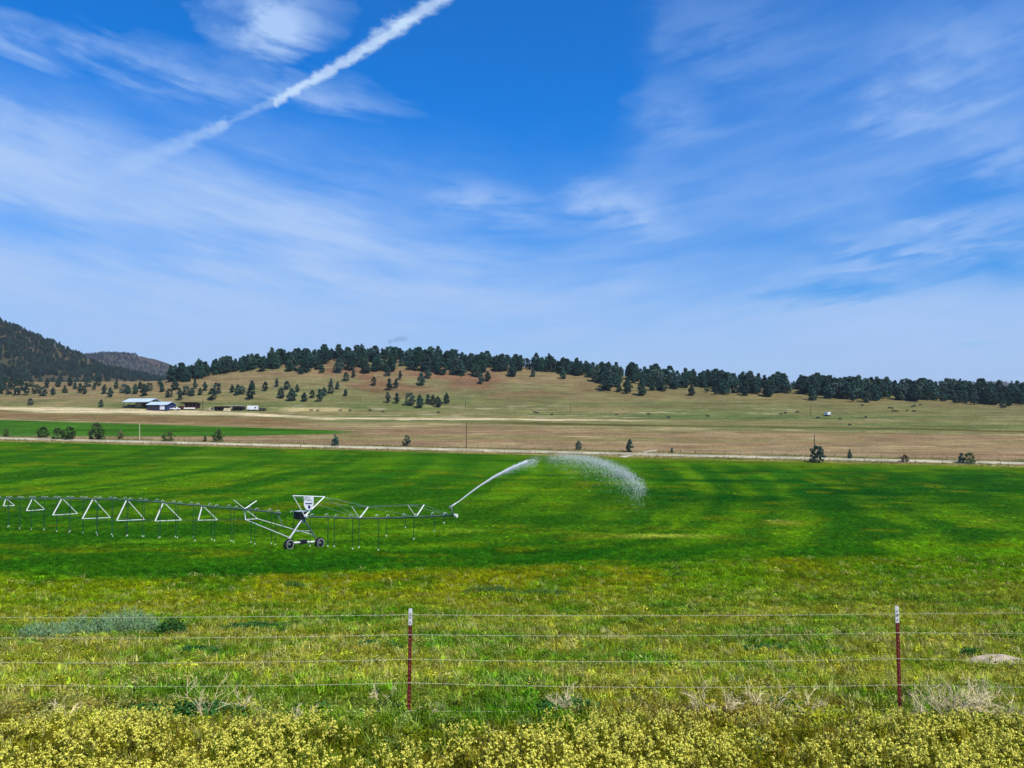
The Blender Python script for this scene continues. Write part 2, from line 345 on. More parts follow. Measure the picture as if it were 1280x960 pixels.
def attr_ground_material():
    m = bpy.data.materials.new('ground_cover'); m.use_nodes = True; t = NT(m.node_tree); nt = m.node_tree
    b = nt.nodes['Principled BSDF']; b.inputs['Roughness'].default_value = 0.95; b.inputs['Specular IOR Level'].default_value = 0.0
    a = t.new('ShaderNodeAttribute', attribute_name='cover')
    g = t.new('ShaderNodeNewGeometry').outputs['Position']
    f1 = t.noise(g, 6.0, 5, 0.7); f2 = t.noise(g, 0.9, 5, 0.65); f3 = t.noise(g, 0.11, 4, 0.6)
    mp = t.new('ShaderNodeMapping'); nt.links.new(g, mp.inputs[0]); mp.inputs['Scale'].default_value = (0.035, 0.22, 0.1)
    f4 = t.noise(mp.outputs[0], 1.0, 5, 0.65)
    k = t.m('MULTIPLY', t.m('MULTIPLY', t.rng(f1, 0.3, 0.7, 0.72, 1.28), t.rng(f2, 0.3, 0.7, 0.74, 1.26)), t.m('MULTIPLY', t.rng(f3, 0.3, 0.7, 0.88, 1.12), t.rng(f4, 0.32, 0.68, 0.76, 1.22)))
    cc = t.mix(1.0, a.outputs['Color'], t.xyz(k, k, t.m('MULTIPLY', k, t.rng(f2, 0.3, 0.7, 0.8, 1.15))), 'MULTIPLY')
    nt.links.new(cc, b.inputs['Base Color'])
    bp = t.new('ShaderNodeBump'); bp.inputs['Strength'].default_value = 0.8; bp.inputs['Distance'].default_value = 0.25
    nt.links.new(t.m('ADD', f2, t.m('MULTIPLY', f1, 0.35)), bp.inputs['Height']); nt.links.new(bp.outputs[0], b.inputs['Normal'])
    return m

rows = np.arange(962, 566, -1.25)
pY = np.linspace(6.5, 275, 6000); pr = project(np.zeros_like(pY), pY, prof(pY))[1]
rad = np.concatenate([[0.8, 1.6, 2.4, 3.2, 4.0, 4.8, 5.6, 6.4], np.interp(-rows, -pr, pY), np.arange(275, 700, 2.2), 700 * 1.022 ** np.arange(0, 103)])
rad = np.unique(np.round(rad, 3)); rad = rad[np.concatenate([[True], np.diff(rad) > 0.01])]
ang = np.concatenate([np.linspace(-44, 44, 440), np.linspace(44, 316, 96)[1:-1]])
A = np.radians(ang); na = len(A)
GX = rad[:, None] * np.sin(A)[None]; GY = rad[:, None] * np.cos(A)[None]
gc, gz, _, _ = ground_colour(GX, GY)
nv = GX.size + 1
co = np.zeros((nv, 3)); co[0] = (0, 0, h1(0, 0)); co[1:, 0] = GX.ravel(); co[1:, 1] = GY.ravel(); co[1:, 2] = gz.ravel()
ii, jj = np.meshgrid(np.arange(len(rad) - 1), np.arange(na), indexing='ij'); j2 = (jj + 1) % na
q = np.stack([1 + ii * na + jj, 1 + (ii + 1) * na + jj, 1 + (ii + 1) * na + j2, 1 + ii * na + j2], -1).reshape(-1, 4)
tri = np.stack([np.zeros(na, int), 1 + np.arange(na), 1 + (np.arange(na) + 1) % na], -1)
gm_ = bpy.data.meshes.new('ground')
gm_.vertices.add(nv); gm_.vertices.foreach_set('co', co.ravel())
gm_.loops.add(q.size + tri.size); gm_.loops.foreach_set('vertex_index', np.concatenate([q[:, ::-1].ravel(), tri[:, ::-1].ravel()]))
gm_.polygons.add(len(q) + len(tri))
gm_.polygons.foreach_set('loop_start', np.concatenate([np.arange(len(q)) * 4, q.size + np.arange(len(tri)) * 3]))
gm_.polygons.foreach_set('use_smooth', np.ones(len(q) + len(tri), bool))
gm_.update(calc_edges=True); gm_.validate()
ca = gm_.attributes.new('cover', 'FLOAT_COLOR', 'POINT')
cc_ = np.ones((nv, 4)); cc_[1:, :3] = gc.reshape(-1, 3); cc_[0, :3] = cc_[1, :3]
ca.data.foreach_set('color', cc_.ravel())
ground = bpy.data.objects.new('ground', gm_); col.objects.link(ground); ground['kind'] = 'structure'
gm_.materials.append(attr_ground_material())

# ------------------------------------------------------------------ builders
def mat(name, rgb, rough=0.7, metal=0.0, var=0.15, scale=3.0, spec=0.3, trans=0.0, vary_obj=0.0, coords='Object'):
    m = bpy.data.materials.new(name); m.use_nodes = True; t = NT(m.node_tree); nt = m.node_tree
    b = nt.nodes['Principled BSDF']; b.inputs['Roughness'].default_value = rough; b.inputs['Metallic'].default_value = metal
    b.inputs['Specular IOR Level'].default_value = spec
    c = t.new('ShaderNodeTexCoord').outputs[coords]
    f = t.noise(c, scale, 4, 0.6); k = t.rng(f, 0.3, 0.7, 1 - var, 1 + var)
    if vary_obj:
        oi = t.new('ShaderNodeObjectInfo').outputs['Random']
        k = t.m('MULTIPLY', k, t.rng(oi, 0, 1, 1 - vary_obj, 1 + vary_obj, False))
    nt.links.new(t.mix(1.0, (*rgb, 1), t.xyz(k, k, k), 'MULTIPLY'), b.inputs['Base Color'])
    if trans:
        tr = t.new('ShaderNodeBsdfTranslucent'); nt.links.new(t.mix(1.0, (*rgb, 1), t.xyz(k, k, k), 'MULTIPLY'), tr.inputs[0])
        mx_ = t.new('ShaderNodeMixShader'); mx_.inputs[0].default_value = trans
        nt.links.new(b.outputs[0], mx_.inputs[1]); nt.links.new(tr.outputs[0], mx_.inputs[2])
        nt.links.new(mx_.outputs[0], nt.nodes['Material Output'].inputs['Surface'])
    return m
def tint_mat(name, trans=0.25, mul=(1, 1, 1)):               # vegetation coloured per instance
    m = bpy.data.materials.new(name); m.use_nodes = True; t = NT(m.node_tree); nt = m.node_tree
    b = nt.nodes['Principled BSDF']; b.inputs['Roughness'].default_value = 0.75; b.inputs['Specular IOR Level'].default_value = 0.02
    a = t.new('ShaderNodeAttribute', attribute_name='tint', attribute_type='INSTANCER')
    ri = t.new('ShaderNodeNewGeometry').outputs['Random Per Island']
    k = t.rng(ri, 0, 1, 0.72, 1.3, False)
    c = t.mix(1.0, a.outputs['Color'], t.xyz(t.m('MULTIPLY', k, mul[0]), t.m('MULTIPLY', k, mul[1]), t.m('MULTIPLY', k, mul[2])), 'MULTIPLY')
    nt.links.new(c, b.inputs['Base Color'])
    tr = t.new('ShaderNodeBsdfTranslucent'); nt.links.new(c, tr.inputs[0])
    mx_ = t.new('ShaderNodeMixShader'); mx_.inputs[0].default_value = trans
    nt.links.new(b.outputs[0], mx_.inputs[1]); nt.links.new(tr.outputs[0], mx_.inputs[2])
    nt.links.new(mx_.outputs[0], nt.nodes['Material Output'].inputs['Surface'])
    return m

class MB:
    def __init__(s): s.v = []; s.f = []; s.mi = []; s.cur = 0
    def add(s, vs, fs):
        o = len(s.v); s.v += [tuple(x) for x in vs]; s.f += [tuple(i + o for i in f) for f in fs]; s.mi += [s.cur] * len(fs); return s
    def box(s, c, size, rot=None, taper=1.0):
        c = Vector(c); hx, hy, hz = (d / 2 for d in size); vs = []
        for z in (-1, 1):
            k = taper if z > 0 else 1
            for x, y in ((-1, -1), (1, -1), (1, 1), (-1, 1)):
                p = Vector((x * hx * k, y * hy * k, z * hz)); vs.append(c + (rot @ p if rot else p))
        return s.add(vs, [(3, 2, 1, 0), (4, 5, 6, 7), (0, 1, 5, 4), (1, 2, 6, 5), (2, 3, 7, 6), (3, 0, 4, 7)])
    def tube(s, pts, rad, n=6, caps=True):
        pts = [Vector(p) for p in pts]; vs = []; fs = []
        if not hasattr(rad, '__len__'): rad = [rad] * len(pts)
        d0 = (pts[1] - pts[0]).normalized(); up = Vector((0, 0, 1)) if abs(d0.z) < 0.9 else Vector((1, 0, 0))
        nrm = d0.cross(up).normalized()
        for i, p in enumerate(pts):
            d = (pts[min(i + 1, len(pts) - 1)] - pts[max(i - 1, 0)]).normalized()
            nrm = (nrm - d * nrm.dot(d)).normalized(); bn = d.cross(nrm)
            for k in range(n):
                a = 2 * math.pi * k / n; vs.append(p + (nrm * math.cos(a) + bn * math.sin(a)) * rad[i])
        for i in range(len(pts) - 1):
            for k in range(n): fs.append((i * n + k, i * n + (k + 1) % n, (i + 1) * n + (k + 1) % n, (i + 1) * n + k))
        if caps: fs += [tuple(range(n - 1, -1, -1)), tuple(range((len(pts) - 1) * n, len(pts) * n))]
        return s.add(vs, fs)
    def lathe(s, prof_, origin, axis, n=16):                # (radius, along-axis) profile
        axis = Vector(axis).normalized(); o = Vector(origin)
        a1 = axis.cross(Vector((0, 0, 1)) if abs(axis.z) < 0.9 else Vector((1, 0, 0))).normalized(); a2 = axis.cross(a1)
        vs = []; fs = []
        for r_, h in prof_:
            for k in range(n):
                t = 2 * math.pi * k / n; vs.append(o + axis * h + (a1 * math.cos(t) + a2 * math.sin(t)) * r_)
        for i in range(len(prof_) - 1):
            for k in range(n): fs.append((i * n + k, i * n + (k + 1) % n, (i + 1) * n + (k + 1) % n, (i + 1) * n + k))
        return s.add(vs, fs)
    def prism(s, poly, d):                                   # polygon (3d points) extruded by d
        n = len(poly); poly = [Vector(p) for p in poly]; d = Vector(d)
        return s.add(poly + [p + d for p in poly], [tuple(range(n - 1, -1, -1)), tuple(range(n, 2 * n))] + [(i, (i + 1) % n, n + (i + 1) % n, n + i) for i in range(n)])
    def mesh(s, name, mats, off=(0, 0, 0), smooth=False):
        me = bpy.data.meshes.new(name); o = Vector(off)
        me.from_pydata([tuple(Vector(p) - o) for p in s.v], [], s.f); me.update()
        for m in (mats if isinstance(mats, (list, tuple)) else [mats]): me.materials.append(m)
        me.polygons.foreach_set('material_index', s.mi)
        if smooth: me.polygons.foreach_set('use_smooth', [True] * len(me.polygons))
        return me
    def build(s, name, mats, parent=None, smooth=False, loc=None):
        """verts are in world space; a part's own origin is that of its thing"""
        if parent is not None:
            r_ = parent
            while r_.parent: r_ = r_.parent
            off = r_.location
        else: off = Vector(loc) if loc is not None else Vector((0, 0, 0))
        ob = bpy.data.objects.new(name, s.mesh(name, mats, off, smooth)); col.objects.link(ob)
        if parent is not None: ob.parent = parent
        else: ob.location = off
        return ob
def tag(o, label=None, cat=None, group=None, kind=None):
    for k, v_ in (('label', label), ('category', cat), ('group', group), ('kind', kind)):
        if v_: o[k] = v_
    return o
def empty(name, loc, label=None, cat=None, group=None, rz=0, sc=1):
    o = bpy.data.objects.new(name, None); col.objects.link(o); o.empty_display_size = 0.3
    o.location = loc; o.rotation_euler = (0, 0, rz); o.scale = (sc, sc, sc) if not hasattr(sc, '__len__') else sc
    return tag(o, label, cat, group)
def child(name, me, parent):
    o = bpy.data.objects.new(name, me); col.objects.link(o); o.parent = parent; return o

def scatter(name, variants, mats, P, rot, scl, var, tint, smooth=False):
    """one object: the variant islands plus loose points; geometry nodes put an instance on each point.
    variants: list of MB (material slot index in mi), P (n,3), rot (n,3), scl (n,3), var (n,), tint (n,3)"""
    vs = []; fs = []; mi = []; role = []
    for k, mb in enumerate(variants):
        o = len(vs); vs += mb.v; fs += [tuple(i + o for i in f) for f in mb.f]; mi += mb.mi; role += [k] * len(mb.v)
    nb = len(vs); n = len(P)
    allv = np.concatenate([np.array(vs, float).reshape(-1, 3), P])
    me = bpy.data.meshes.new(name); me.from_pydata(vs, [], fs)
    me.vertices.add(n); me.vertices.foreach_set('co', allv.ravel())
    for m in mats: me.materials.append(m)
    me.polygons.foreach_set('material_index', mi)
    if smooth: me.polygons.foreach_set('use_smooth', [True] * len(fs))
    def at_(nm, typ, data, key, w):
        a = me.attributes.new(nm, typ, 'POINT'); d = np.zeros((nb + n, w)); d[nb:] = data; a.data.foreach_set(key, d.ravel())
    a = me.attributes.new('role', 'INT', 'POINT'); a.data.foreach_set('value', np.concatenate([np.array(role), 100 + np.asarray(var)]).astype(np.int32))
    at_('rot', 'FLOAT_VECTOR', rot, 'vector', 3); at_('scl', 'FLOAT_VECTOR', scl, 'vector', 3)
    at_('tint', 'FLOAT_COLOR', np.concatenate([tint, np.ones((n, 1))], 1), 'color', 4)
    me.update()
    ob = bpy.data.objects.new(name, me); col.objects.link(ob)
    ng = bpy.data.node_groups.new(name, 'GeometryNodeTree')
    ng.interface.new_socket('Geometry', in_out='INPUT', socket_type='NodeSocketGeometry')
    ng.interface.new_socket('Geometry', in_out='OUTPUT', socket_type='NodeSocketGeometry')
    N, L = ng.nodes, ng.links
    gi = N.new('NodeGroupInput'); go = N.new('NodeGroupOutput'); jn = N.new('GeometryNodeJoinGeometry')
    def named(nm, typ):
        x = N.new('GeometryNodeInputNamedAttribute'); x.data_type = typ; x.inputs[0].default_value = nm; return x.outputs[0]
    def sep(val):
        c_ = N.new('FunctionNodeCompare'); c_.data_type = 'INT'; c_.operation = 'EQUAL'
        L.new(named('role', 'INT'), c_.inputs[2]); c_.inputs[3].default_value = val
        s_ = N.new('GeometryNodeSeparateGeometry'); s_.domain = 'POINT'
        L.new(gi.outputs[0], s_.inputs[0]); L.new(c_.outputs[0], s_.inputs[1]); return s_.outputs[0]
    for k in range(len(variants)):
        ip = N.new('GeometryNodeInstanceOnPoints')
        L.new(sep(100 + k), ip.inputs['Points']); L.new(sep(k), ip.inputs['Instance'])
        er = N.new('FunctionNodeEulerToRotation'); L.new(named('rot', 'FLOAT_VECTOR'), er.inputs[0])
        L.new(er.outputs[0], ip.inputs['Rotation']); L.new(named('scl', 'FLOAT_VECTOR'), ip.inputs['Scale'])
        L.new(ip.outputs[0], jn.inputs[0])
    L.new(jn.outputs[0], go.inputs[0])
    md = ob.modifiers.new('scatter', 'NODES'); md.node_group = ng
    return ob

# shared materials
GALV = mat('galvanised_steel', (0.55, 0.58, 0.58), 0.5, 0.3, 0.12, 2)
GALV_BRIGHT = mat('pale_painted_steel', (0.82, 0.82, 0.76), 0.5, 0.0, 0.08, 2)
PIPE = mat('weathered_pipe_steel', (0.11, 0.15, 0.135), 0.5, 0.1, 0.2, 1)
HOSE = mat('green_hose', (0.012, 0.07, 0.03), 0.5, 0, 0.1, 3)
BLACK = mat('black_rubber', (0.02, 0.02, 0.022), 0.85, 0, 0.2, 8)
DARKBOX = mat('dark_gear_housing', (0.014, 0.015, 0.017), 0.5, 0, 0.2, 5)
CREAM = mat('cream_plastic', (0.75, 0.76, 0.66), 0.5, 0, 0.1, 5)
WHITE = mat('white_paint', (0.8, 0.8, 0.79), 0.5, 0, 0.06, 3)
NAVY = mat('navy_print', (0.02, 0.03, 0.16), 0.5, 0, 0.1, 5)
GREYINK = mat('grey_print', (0.25, 0.26, 0.34), 0.5, 0, 0.3, 20)
WOOD = mat('weathered_wood', (0.16, 0.12, 0.085), 0.9, 0, 0.3, 4, vary_obj=0.3)
BARK = mat('bark', (0.10, 0.07, 0.05), 0.95, 0, 0.3, 4)
# ------------------------------------------------------------------ gravel road and track
def road_y(X, u0):
    lo, hi = 150.0, 420.0
    for _ in range(40):
        mid = (lo + hi) / 2
        if float(u_of(np.array(X), np.array(mid))) > u0: hi = mid
        else: lo = mid
    return lo
GRAVEL = mat('pale_gravel', (0.42, 0.37, 0.235), 0.95, 0, 0.3, 0.12)
def ribbon(name, pts, prof_, material):
    mb = MB(); n = len(prof_); vs = []; fs = []
    for i, p in enumerate(pts):
        a = pts[max(i - 1, 0)]; b = pts[min(i + 1, len(pts) - 1)]
        d = Vector((b[0] - a[0], b[1] - a[1], 0)).normalized(); nn = Vector((-d.y, d.x, 0))
        for off, dz_ in prof_:
            x, y = p[0] + nn.x * off, p[1] + nn.y * off
            vs.append((x, y, h1(x, y) + dz_))
    for i in range(len(pts) - 1):
        for k in range(n - 1): fs.append((i * n + k, i * n + k + 1, (i + 1) * n + k + 1, (i + 1) * n + k))
    mb.add(vs, [f[::-1] for f in fs]); o = mb.build(name, material, smooth=True); o['kind'] = 'structure'; return o
ribbon('gravel_road', [(X, road_y(X, 277.5)) for X in np.arange(-430, 431, 6.0)], [(-3.6, -0.5), (-2.1, 0.22), (-0.8, 0.30), (0.8, 0.30), (2.1, 0.22), (3.6, -0.5)], GRAVEL)
a_ = hit(776, 571.5); b_ = hit(818, 563)
ribbon('dirt_track', [tuple((a_ + (b_ - a_) * t)[:2]) for t in np.linspace(0, 1, 10)], [(-1.6, -0.2), (-1.0, 0.10), (1.0, 0.10), (1.6, -0.2)], mat('pale_dirt', (0.5, 0.44, 0.31), 0.95, 0, 0.15, 0.5))

# ------------------------------------------------------------------ near barbed wire fence
YF = 9.9
RED = mat('red_oxide_paint', (0.15, 0.020, 0.014), 0.5, 0, 0.35, 14)
TIP = mat('chipped_white_paint', (0.72, 0.72, 0.68), 0.6, 0, 0.18, 30)
WIRE = mat('galvanised_wire', (0.47, 0.45, 0.30), 0.5, 0.0, 0.15, 6)
def zrow(row, Y): return ray(640, row)[1] * Y
posts = [(-100, 888, -97, 763), (511, 889, 513.2, 761), (1125, 886, 1121, 758), (1740, 886, 1738, 755)]
wire_rows = [[771, 796, 826, 853, 887], [768, 793, 823.5, 853, 888], [767, 790.5, 823, 855.5, 886], [756, 787, 822, 855, 884]]
fence = empty('barbed_wire_fence', (at(511, 889, YF).x, YF, h1(at(511, 889, YF).x, YF)), 'five strand barbed wire fence on red steel posts behind the yellow flowers', 'fence')
def t_post(b, t, first):
    d = (t - b).normalized(); b0 = b - d * 0.45
    rot = d.to_track_quat('Z', 'Y').to_matrix()
    rot = Matrix((Vector((1, 0, 0)) - d * d.x, d.cross(Vector((1, 0, 0)) - d * d.x), d)).transposed()
    rot.col[0].normalize(); rot.col[1].normalize()
    def sec(z0, z1, g):
        m = MB(); L = z1 - z0; c = b + d * ((z0 + z1) / 2)
        m.box(c, (0.044 + g, 0.008 + g, L), rot)                               # flange towards the camera
        m.box(c + rot @ Vector((0, 0.0185 + g / 2, 0)), (0.008 + g, 0.03, L), rot)      # web
        return m
    H = (t - b).length
    p = sec(-0.45, H - 0.205, 0).build('post', RED, fence)
    sec(H - 0.205, H, 0.0015).build('painted_tip', TIP, p)
    s = MB()
    for k in range(int((H - 0.02) / 0.054)):
        s.box(b + d * (0.04 + k * 0.054) + rot @ Vector((0, -0.009, 0)), (0.011, 0.010, 0.018), rot, 0.7)
    s.build('studs', mat('worn_stud_steel', (0.30, 0.13, 0.10), 0.5, 0.1, 0.3, 20) if first else bpy.data.materials['worn_stud_steel'], p)['kind'] = 'stuff'
    return p, d, b
PO = []
for i, (bx, br_, tx, tr_) in enumerate(posts): PO.append(t_post(at(bx, br_, YF), at(tx, tr_, YF), i == 0))
for w in range(5):
    P3 = []
    for (p, d, b), rws in zip(PO, wire_rows):
        z = zrow(rws[w], YF); P3.append(b + d * ((z - b.z) / d.z) + Vector((0, -0.012, 0)))
    s1, s2, brb = [], [], MB(); ph = 0.0; path = []
    for i in range(3):
        A_, B_ = P3[i], P3[i + 1]; n = int((B_ - A_).length / 0.022)
        for k in range(n + (i == 2)):
            t = k / n; q_ = A_ + (B_ - A_) * t; q_.z -= 0.03 * 4 * t * (1 - t) * (0.6 + 0.3 * w % 1); path.append(q_)
    for k, q_ in enumerate(path):
        a = k * 0.95; o_ = Vector((0, math.cos(a), math.sin(a))) * 0.0017
        s1.append(q_ + o_); s2.append(q_ - o_)
    wm = MB(); wm.tube(s1, 0.0013, 3, False); wm.tube(s2, 0.0013, 3, False)
    wo_ = wm.build('wire', WIRE, fence)
    for k in range(3, len(path), 6):
        q_ = path[k]; a = random.random() * 6.28
        for j in range(2):
            dv = Vector((0.3 * (j - 0.5), math.cos(a + j * 1.6), math.sin(a + j * 1.6))).normalized() * 0.011
            brb.tube([q_ - dv, q_ + dv], 0.0011, 3)
        brb.tube([q_ - Vector((0.007, 0, 0)), q_ + Vector((0.007, 0, 0))], 0.0034, 4)
    brb.build('barbs', WIRE, wo_)['kind'] = 'stuff'
    for (p, d, b), pt in zip(PO, P3):
        c = MB(); c.tube([pt + Vector((-0.028, 0.0, -0.006)), pt + Vector((-0.02, -0.012, 0.0)), pt + Vector((0.02, -0.012, 0.0)), pt + Vector((0.028, 0, 0.006))], 0.0026, 4)
        c.tube([pt + Vector((-0.028, 0.0, -0.006)), pt + Vector((0, 0.035, -0.004)), pt + Vector((0.028, 0, 0.006))], 0.0022, 4)
        c.build('wire_clip', WIRE, p)

# ------------------------------------------------------------------ centre pivot irrigator
def d_of(px):                                # distance along the pipe from the tower, + is away to the left
    a = ray(px, 640)[0]; return (a * TW.y - TW.x) / (PDIR.x - a * PDIR.y)
def off_of(base_, px):
    a = ray(px, 640)[0]; return (a * base_.y - base_.x) / (PERP.x - a * PERP.y)
PIPE_PX = [-120, -46, -20, 0, 80, 120, 160, 200, 250, 300, 340, 367, 384, 415, 449, 485, 520, 569]
PIPE_RW = [622, 626, 624.5, 623.4, 623.3, 623.7, 624.8, 627.6, 632, 636, 640, 643, 645.6, 647, 648, 647.6, 646.2, 644.3]
def plan(d): return Vector((TW.x, TW.y, 0)) + PDIR * d
def pipe_pt(d):
    p = plan(d); px = 640 + F * p.x / p.y      # pitch changes this by well under a pixel
    p.z = zrow(float(np.interp(px, PIPE_PX, PIPE_RW)), p.y); return p
TWG = Vector((TW.x, TW.y, h1(TW.x, TW.y)))
piv = empty('pivot_irrigator', TWG, 'centre pivot irrigation machine with white bracing standing in the green field', 'irrigator')
d_end = d_of(568); d_far = d_of(-46)
ds = np.linspace(-0.6, d_far, 60)
MB().tube([pipe_pt(d) for d in ds[3:]], 0.085, 8).build('span_pipe', PIPE, piv, True)
MB().tube([pipe_pt(d) for d in np.linspace(0.9, d_end, 26)], 0.075, 8).build('overhang_pipe', PIPE, piv, True)
def bar(m, a, b, r_=0.045): m.tube([a, b], r_, 5)
def brace_below(px, L, Rr):                  # triangular brace hanging under the pipe
    d = d_of(px); top_ = pipe_pt(d); g = plan(d)
    def foot(p, row):
        o = off_of(g, p); q_ = g + PERP * o; q_.z = zrow(row, q_.y); return q_
    l, r_ = foot(*L), foot(*Rr)
    m = MB(); bar(m, top_, l, 0.075); b = m.build('truss_brace', GALV_BRIGHT, piv)
    m = MB(); bar(m, top_ + PDIR * -0.15, r_, 0.05); m.build('diagonal', GALV_BRIGHT, b)
    m = MB(); bar(m, l, r_, 0.05); m.build('cross_strut', GALV_BRIGHT, b)
    return top_, l, r_
tri = [(7, (4, 632.5), (18, 632)), (40, (33, 638.5), (56, 637)), (77, (66, 644), (97, 642)), (116, (103, 648.5), (138, 647)), (158, (146, 651), (181, 649.5)),
       (204, (194, 651.5), (227, 650)), (252.5, (248, 650.5), (272, 650)), (306, (307, 649.5), (322, 648.5))]
feet = [brace_below(*t) for t in tri]
def tower(d, full):
    c = plan(d); j = pipe_pt(d); near = c - PERP * 2.05; far_ = c + PERP * 2.05
    wr = 0.56
    near.z = h1(near.x, near.y) + wr; far_.z = h1(far_.x, far_.y) + wr
    ax = -PDIR
    m = MB(); m.tube([near + Vector((0, 0, 0.12)), far_ + Vector((0, 0, 0.12))], 0.11, 6); beam = m.build('base_beam', CREAM, piv)
    mid = (near + far_) / 2
    m = MB(); m.box(mid + Vector((0, 0, 0.16)), (0.5, 0.75, 0.42), Matrix.Rotation(-TH, 3, 'Z')); m.build('drive_motor', DARKBOX, beam)
    for q_, k in ((near, 0), (far_, 1)):
        m = MB(); m.lathe([(0.30, -0.17), (wr - 0.07, -0.2), (wr, -0.13), (wr, 0.13), (wr - 0.07, 0.2), (0.30, 0.17)], q_ + ax * 0.32, ax, 20)
        for t in range(18):                  # tread lugs
            a = t * math.tau / 18; dr = PERP * math.cos(a) + Vector((0, 0, 1)) * math.sin(a)
            rm = Matrix((dr, ax, dr.cross(ax))).transposed()
            m.box(q_ + ax * 0.32 + dr * (wr + 0.005), (0.05, 0.3, 0.06), rm)
        wh = m.build('wheel', BLACK, piv)
        m = MB(); m.lathe([(0.32, -0.16), (0.30, 0.05), (0.12, 0.08), (0.10, 0.14), (0.001, 0.14)], q_ + ax * 0.32, ax, 14); rg = MB(); rg.lathe([(0.37, 0.16), (0.44, 0.205), (0.47, 0.19), (0.40, 0.15)], q_ + ax * 0.32, ax, 16); rg.build('rim_ring', GALV, wh, True)
        m.build('rim', PIPE, wh, True)
        m = MB(); m.box(q_ + ax * 0.02 + Vector((0, 0, 0.02)), (0.3, 0.3, 0.34), Matrix.Rotation(-TH, 3, 'Z')); m.build('gearbox', DARKBOX, wh)
        m = MB(); m.tube([q_ + Vector((0, 0, 0.2)), j - Vector((0, 0, 0.5)) + PERP * (-0.25 if k == 0 else 0.25), j - Vector((0, 0, 0.1))], [0.09, 0.085, 0.07], 6)
        m.build('tower_leg', GALV if k == 0 else PIPE, piv)
    m = MB(); bar(m, near + (j - near) * 0.45, far_ + (j - far_) * 0.45, 0.04); m.build('leg_tie', GALV, piv)
    rz = Matrix.Rotation(-TH, 3, 'Z')
    m = MB(); m.box(j + PDIR * 0.35 + Vector((0, 0, 0.06)), (0.95, 0.9, 0.78), rz); cb = m.build('control_box', DARKBOX, piv)
    m = MB(); m.box(j + PDIR * 0.35 + Vector((0, 0, 0.48)), (1.0, 0.95, 0.05), rz); m.build('box_lid', GALV, cb)
    m = MB(); m.box(j - Vector((0, 0, 0.45)) + PDIR * 0.1, (0.5, 0.45, 0.5), rz, 0.8); m.build('joint_bracket', PIPE, piv)
    m = MB(); m.lathe([(0.001, -0.2), (0.17, -0.2), (0.17, 0.16), (0.001, 0.16)], j - PDIR * 0.55, -PDIR, 10); m.build('flange', GALV_BRIGHT, piv)
    return near, far_, j
n0, f0, j0 = tower(0.0, True)
n1_, f1_, j1 = tower(d_far, False)
# truss rods along the foot of the braces, down to the tower legs
for side in (1, 2):
    ch = [n1_ + (j1 - n1_) * 0.35 if side == 1 else f1_ + (j1 - f1_) * 0.35] + [f_[side] for f_ in feet] + [n0 + (j0 - n0) * 0.22 if side == 1 else f0 + (j0 - f0) * 0.3]
    for i in range(len(ch) - 1):
        m = MB(); bar(m, ch[i], ch[i + 1], 0.045 if i == len(ch) - 2 else 0.012); m.build('truss_rod', GALV_BRIGHT if i == len(ch) - 2 else PIPE, piv)
def vee(px, apex_row, L, Rr, r1, r2, top_bar):
    d = d_of(px); g = plan(d); a = Vector((g.x, g.y, zrow(apex_row, g.y)))
    def tip(p, row):
        o = off_of(g, p); q_ = g + PERP * o; q_.z = zrow(row, q_.y); return q_
    l, r_ = tip(*L), tip(*Rr)
    m = MB(); bar(m, a, l, r1); v_ = m.build('cable_arm', GALV_BRIGHT, piv)
    m = MB(); bar(m, a, r_, r2); m.build('cable_arm', GALV_BRIGHT, piv)
    m = MB(); bar(m, l, r_, top_bar); m.build('top_bar', GALV_BRIGHT if top_bar > 0.03 else PIPE, v_)
    return a, l, r_
V8 = vee(306, 636, (292, 625), (320.5, 626), 0.04, 0.06, 0.012)
VB = vee(381, 645, (365.8, 619.6), (405.5, 621), 0.05, 0.075, 0.05)
V1 = vee(449.5, 648, (439.5, 633), (460, 634), 0.035, 0.06, 0.012)
V2 = vee(520, 646.5, (509.5, 631), (530, 631), 0.035, 0.06, 0.018)
gun_p = pipe_pt(d_of(564))
for a, b in ((VB[1], V1[0]), (VB[2], V1[0]), (VB[2], V1[2]), (VB[1], V1[1]), (V1[2], V2[2]), (V1[1], V2[1]), (VB[2], V2[0]), (V2[2], gun_p), (V2[1], gun_p)):
    m = MB(); bar(m, a, b, 0.008); m.build('guy_cable', GALV, piv)
# diagonal prop between the pipe and the truss next to the tower
m = MB(); bar(m, pipe_pt(d_of(347)), plan(d_of(354)) + Vector((0, 0, zrow(659, plan(d_of(354)).y))), 0.05); m.build('prop', PIPE, piv)
# sign: a white shield hung under the top bar
mid = (VB[1] + VB[2]) / 2; sx = Vector((1, 0.05, 0)).normalized(); sc_ = plan(d_of(385)).y / F
sp_ = lambda px, row: Vector((0, -0.12, 0)) + Vector((mid.x, mid.y, 0)) + sx * ((px - 385.6) * sc_) + Vector((0, 0, zrow(row, mid.y)))
poly = [(379.4, 620.6), (391.8, 620.6), (391.6, 631), (390.5, 634), (388.5, 636.8), (385.6, 638), (382.8, 636.8), (380.8, 634), (379.7, 631)]
m = MB(); m.prism([sp_(*p) for p in poly], (0, 0.05, 0)); sign = m.build('sign', WHITE, piv)
for (x0, x1, y0, y1) in ((384.4, 385.2, 621.6, 623.2), (386.2, 387.2, 621.6, 623.2), (382, 389.4, 624.4, 625.6), (381.4, 389.8, 628.6, 630.0)):
    m = MB(); o_ = Vector((0, -0.006, 0)); m.prism([sp_(x0, y0) + o_, sp_(x1, y0) + o_, sp_(x1, y1) + o_, sp_(x0, y1) + o_], (0, 0.004, 0)); m.build('print_line', GREYINK if y0 < 628 else NAVY, sign)
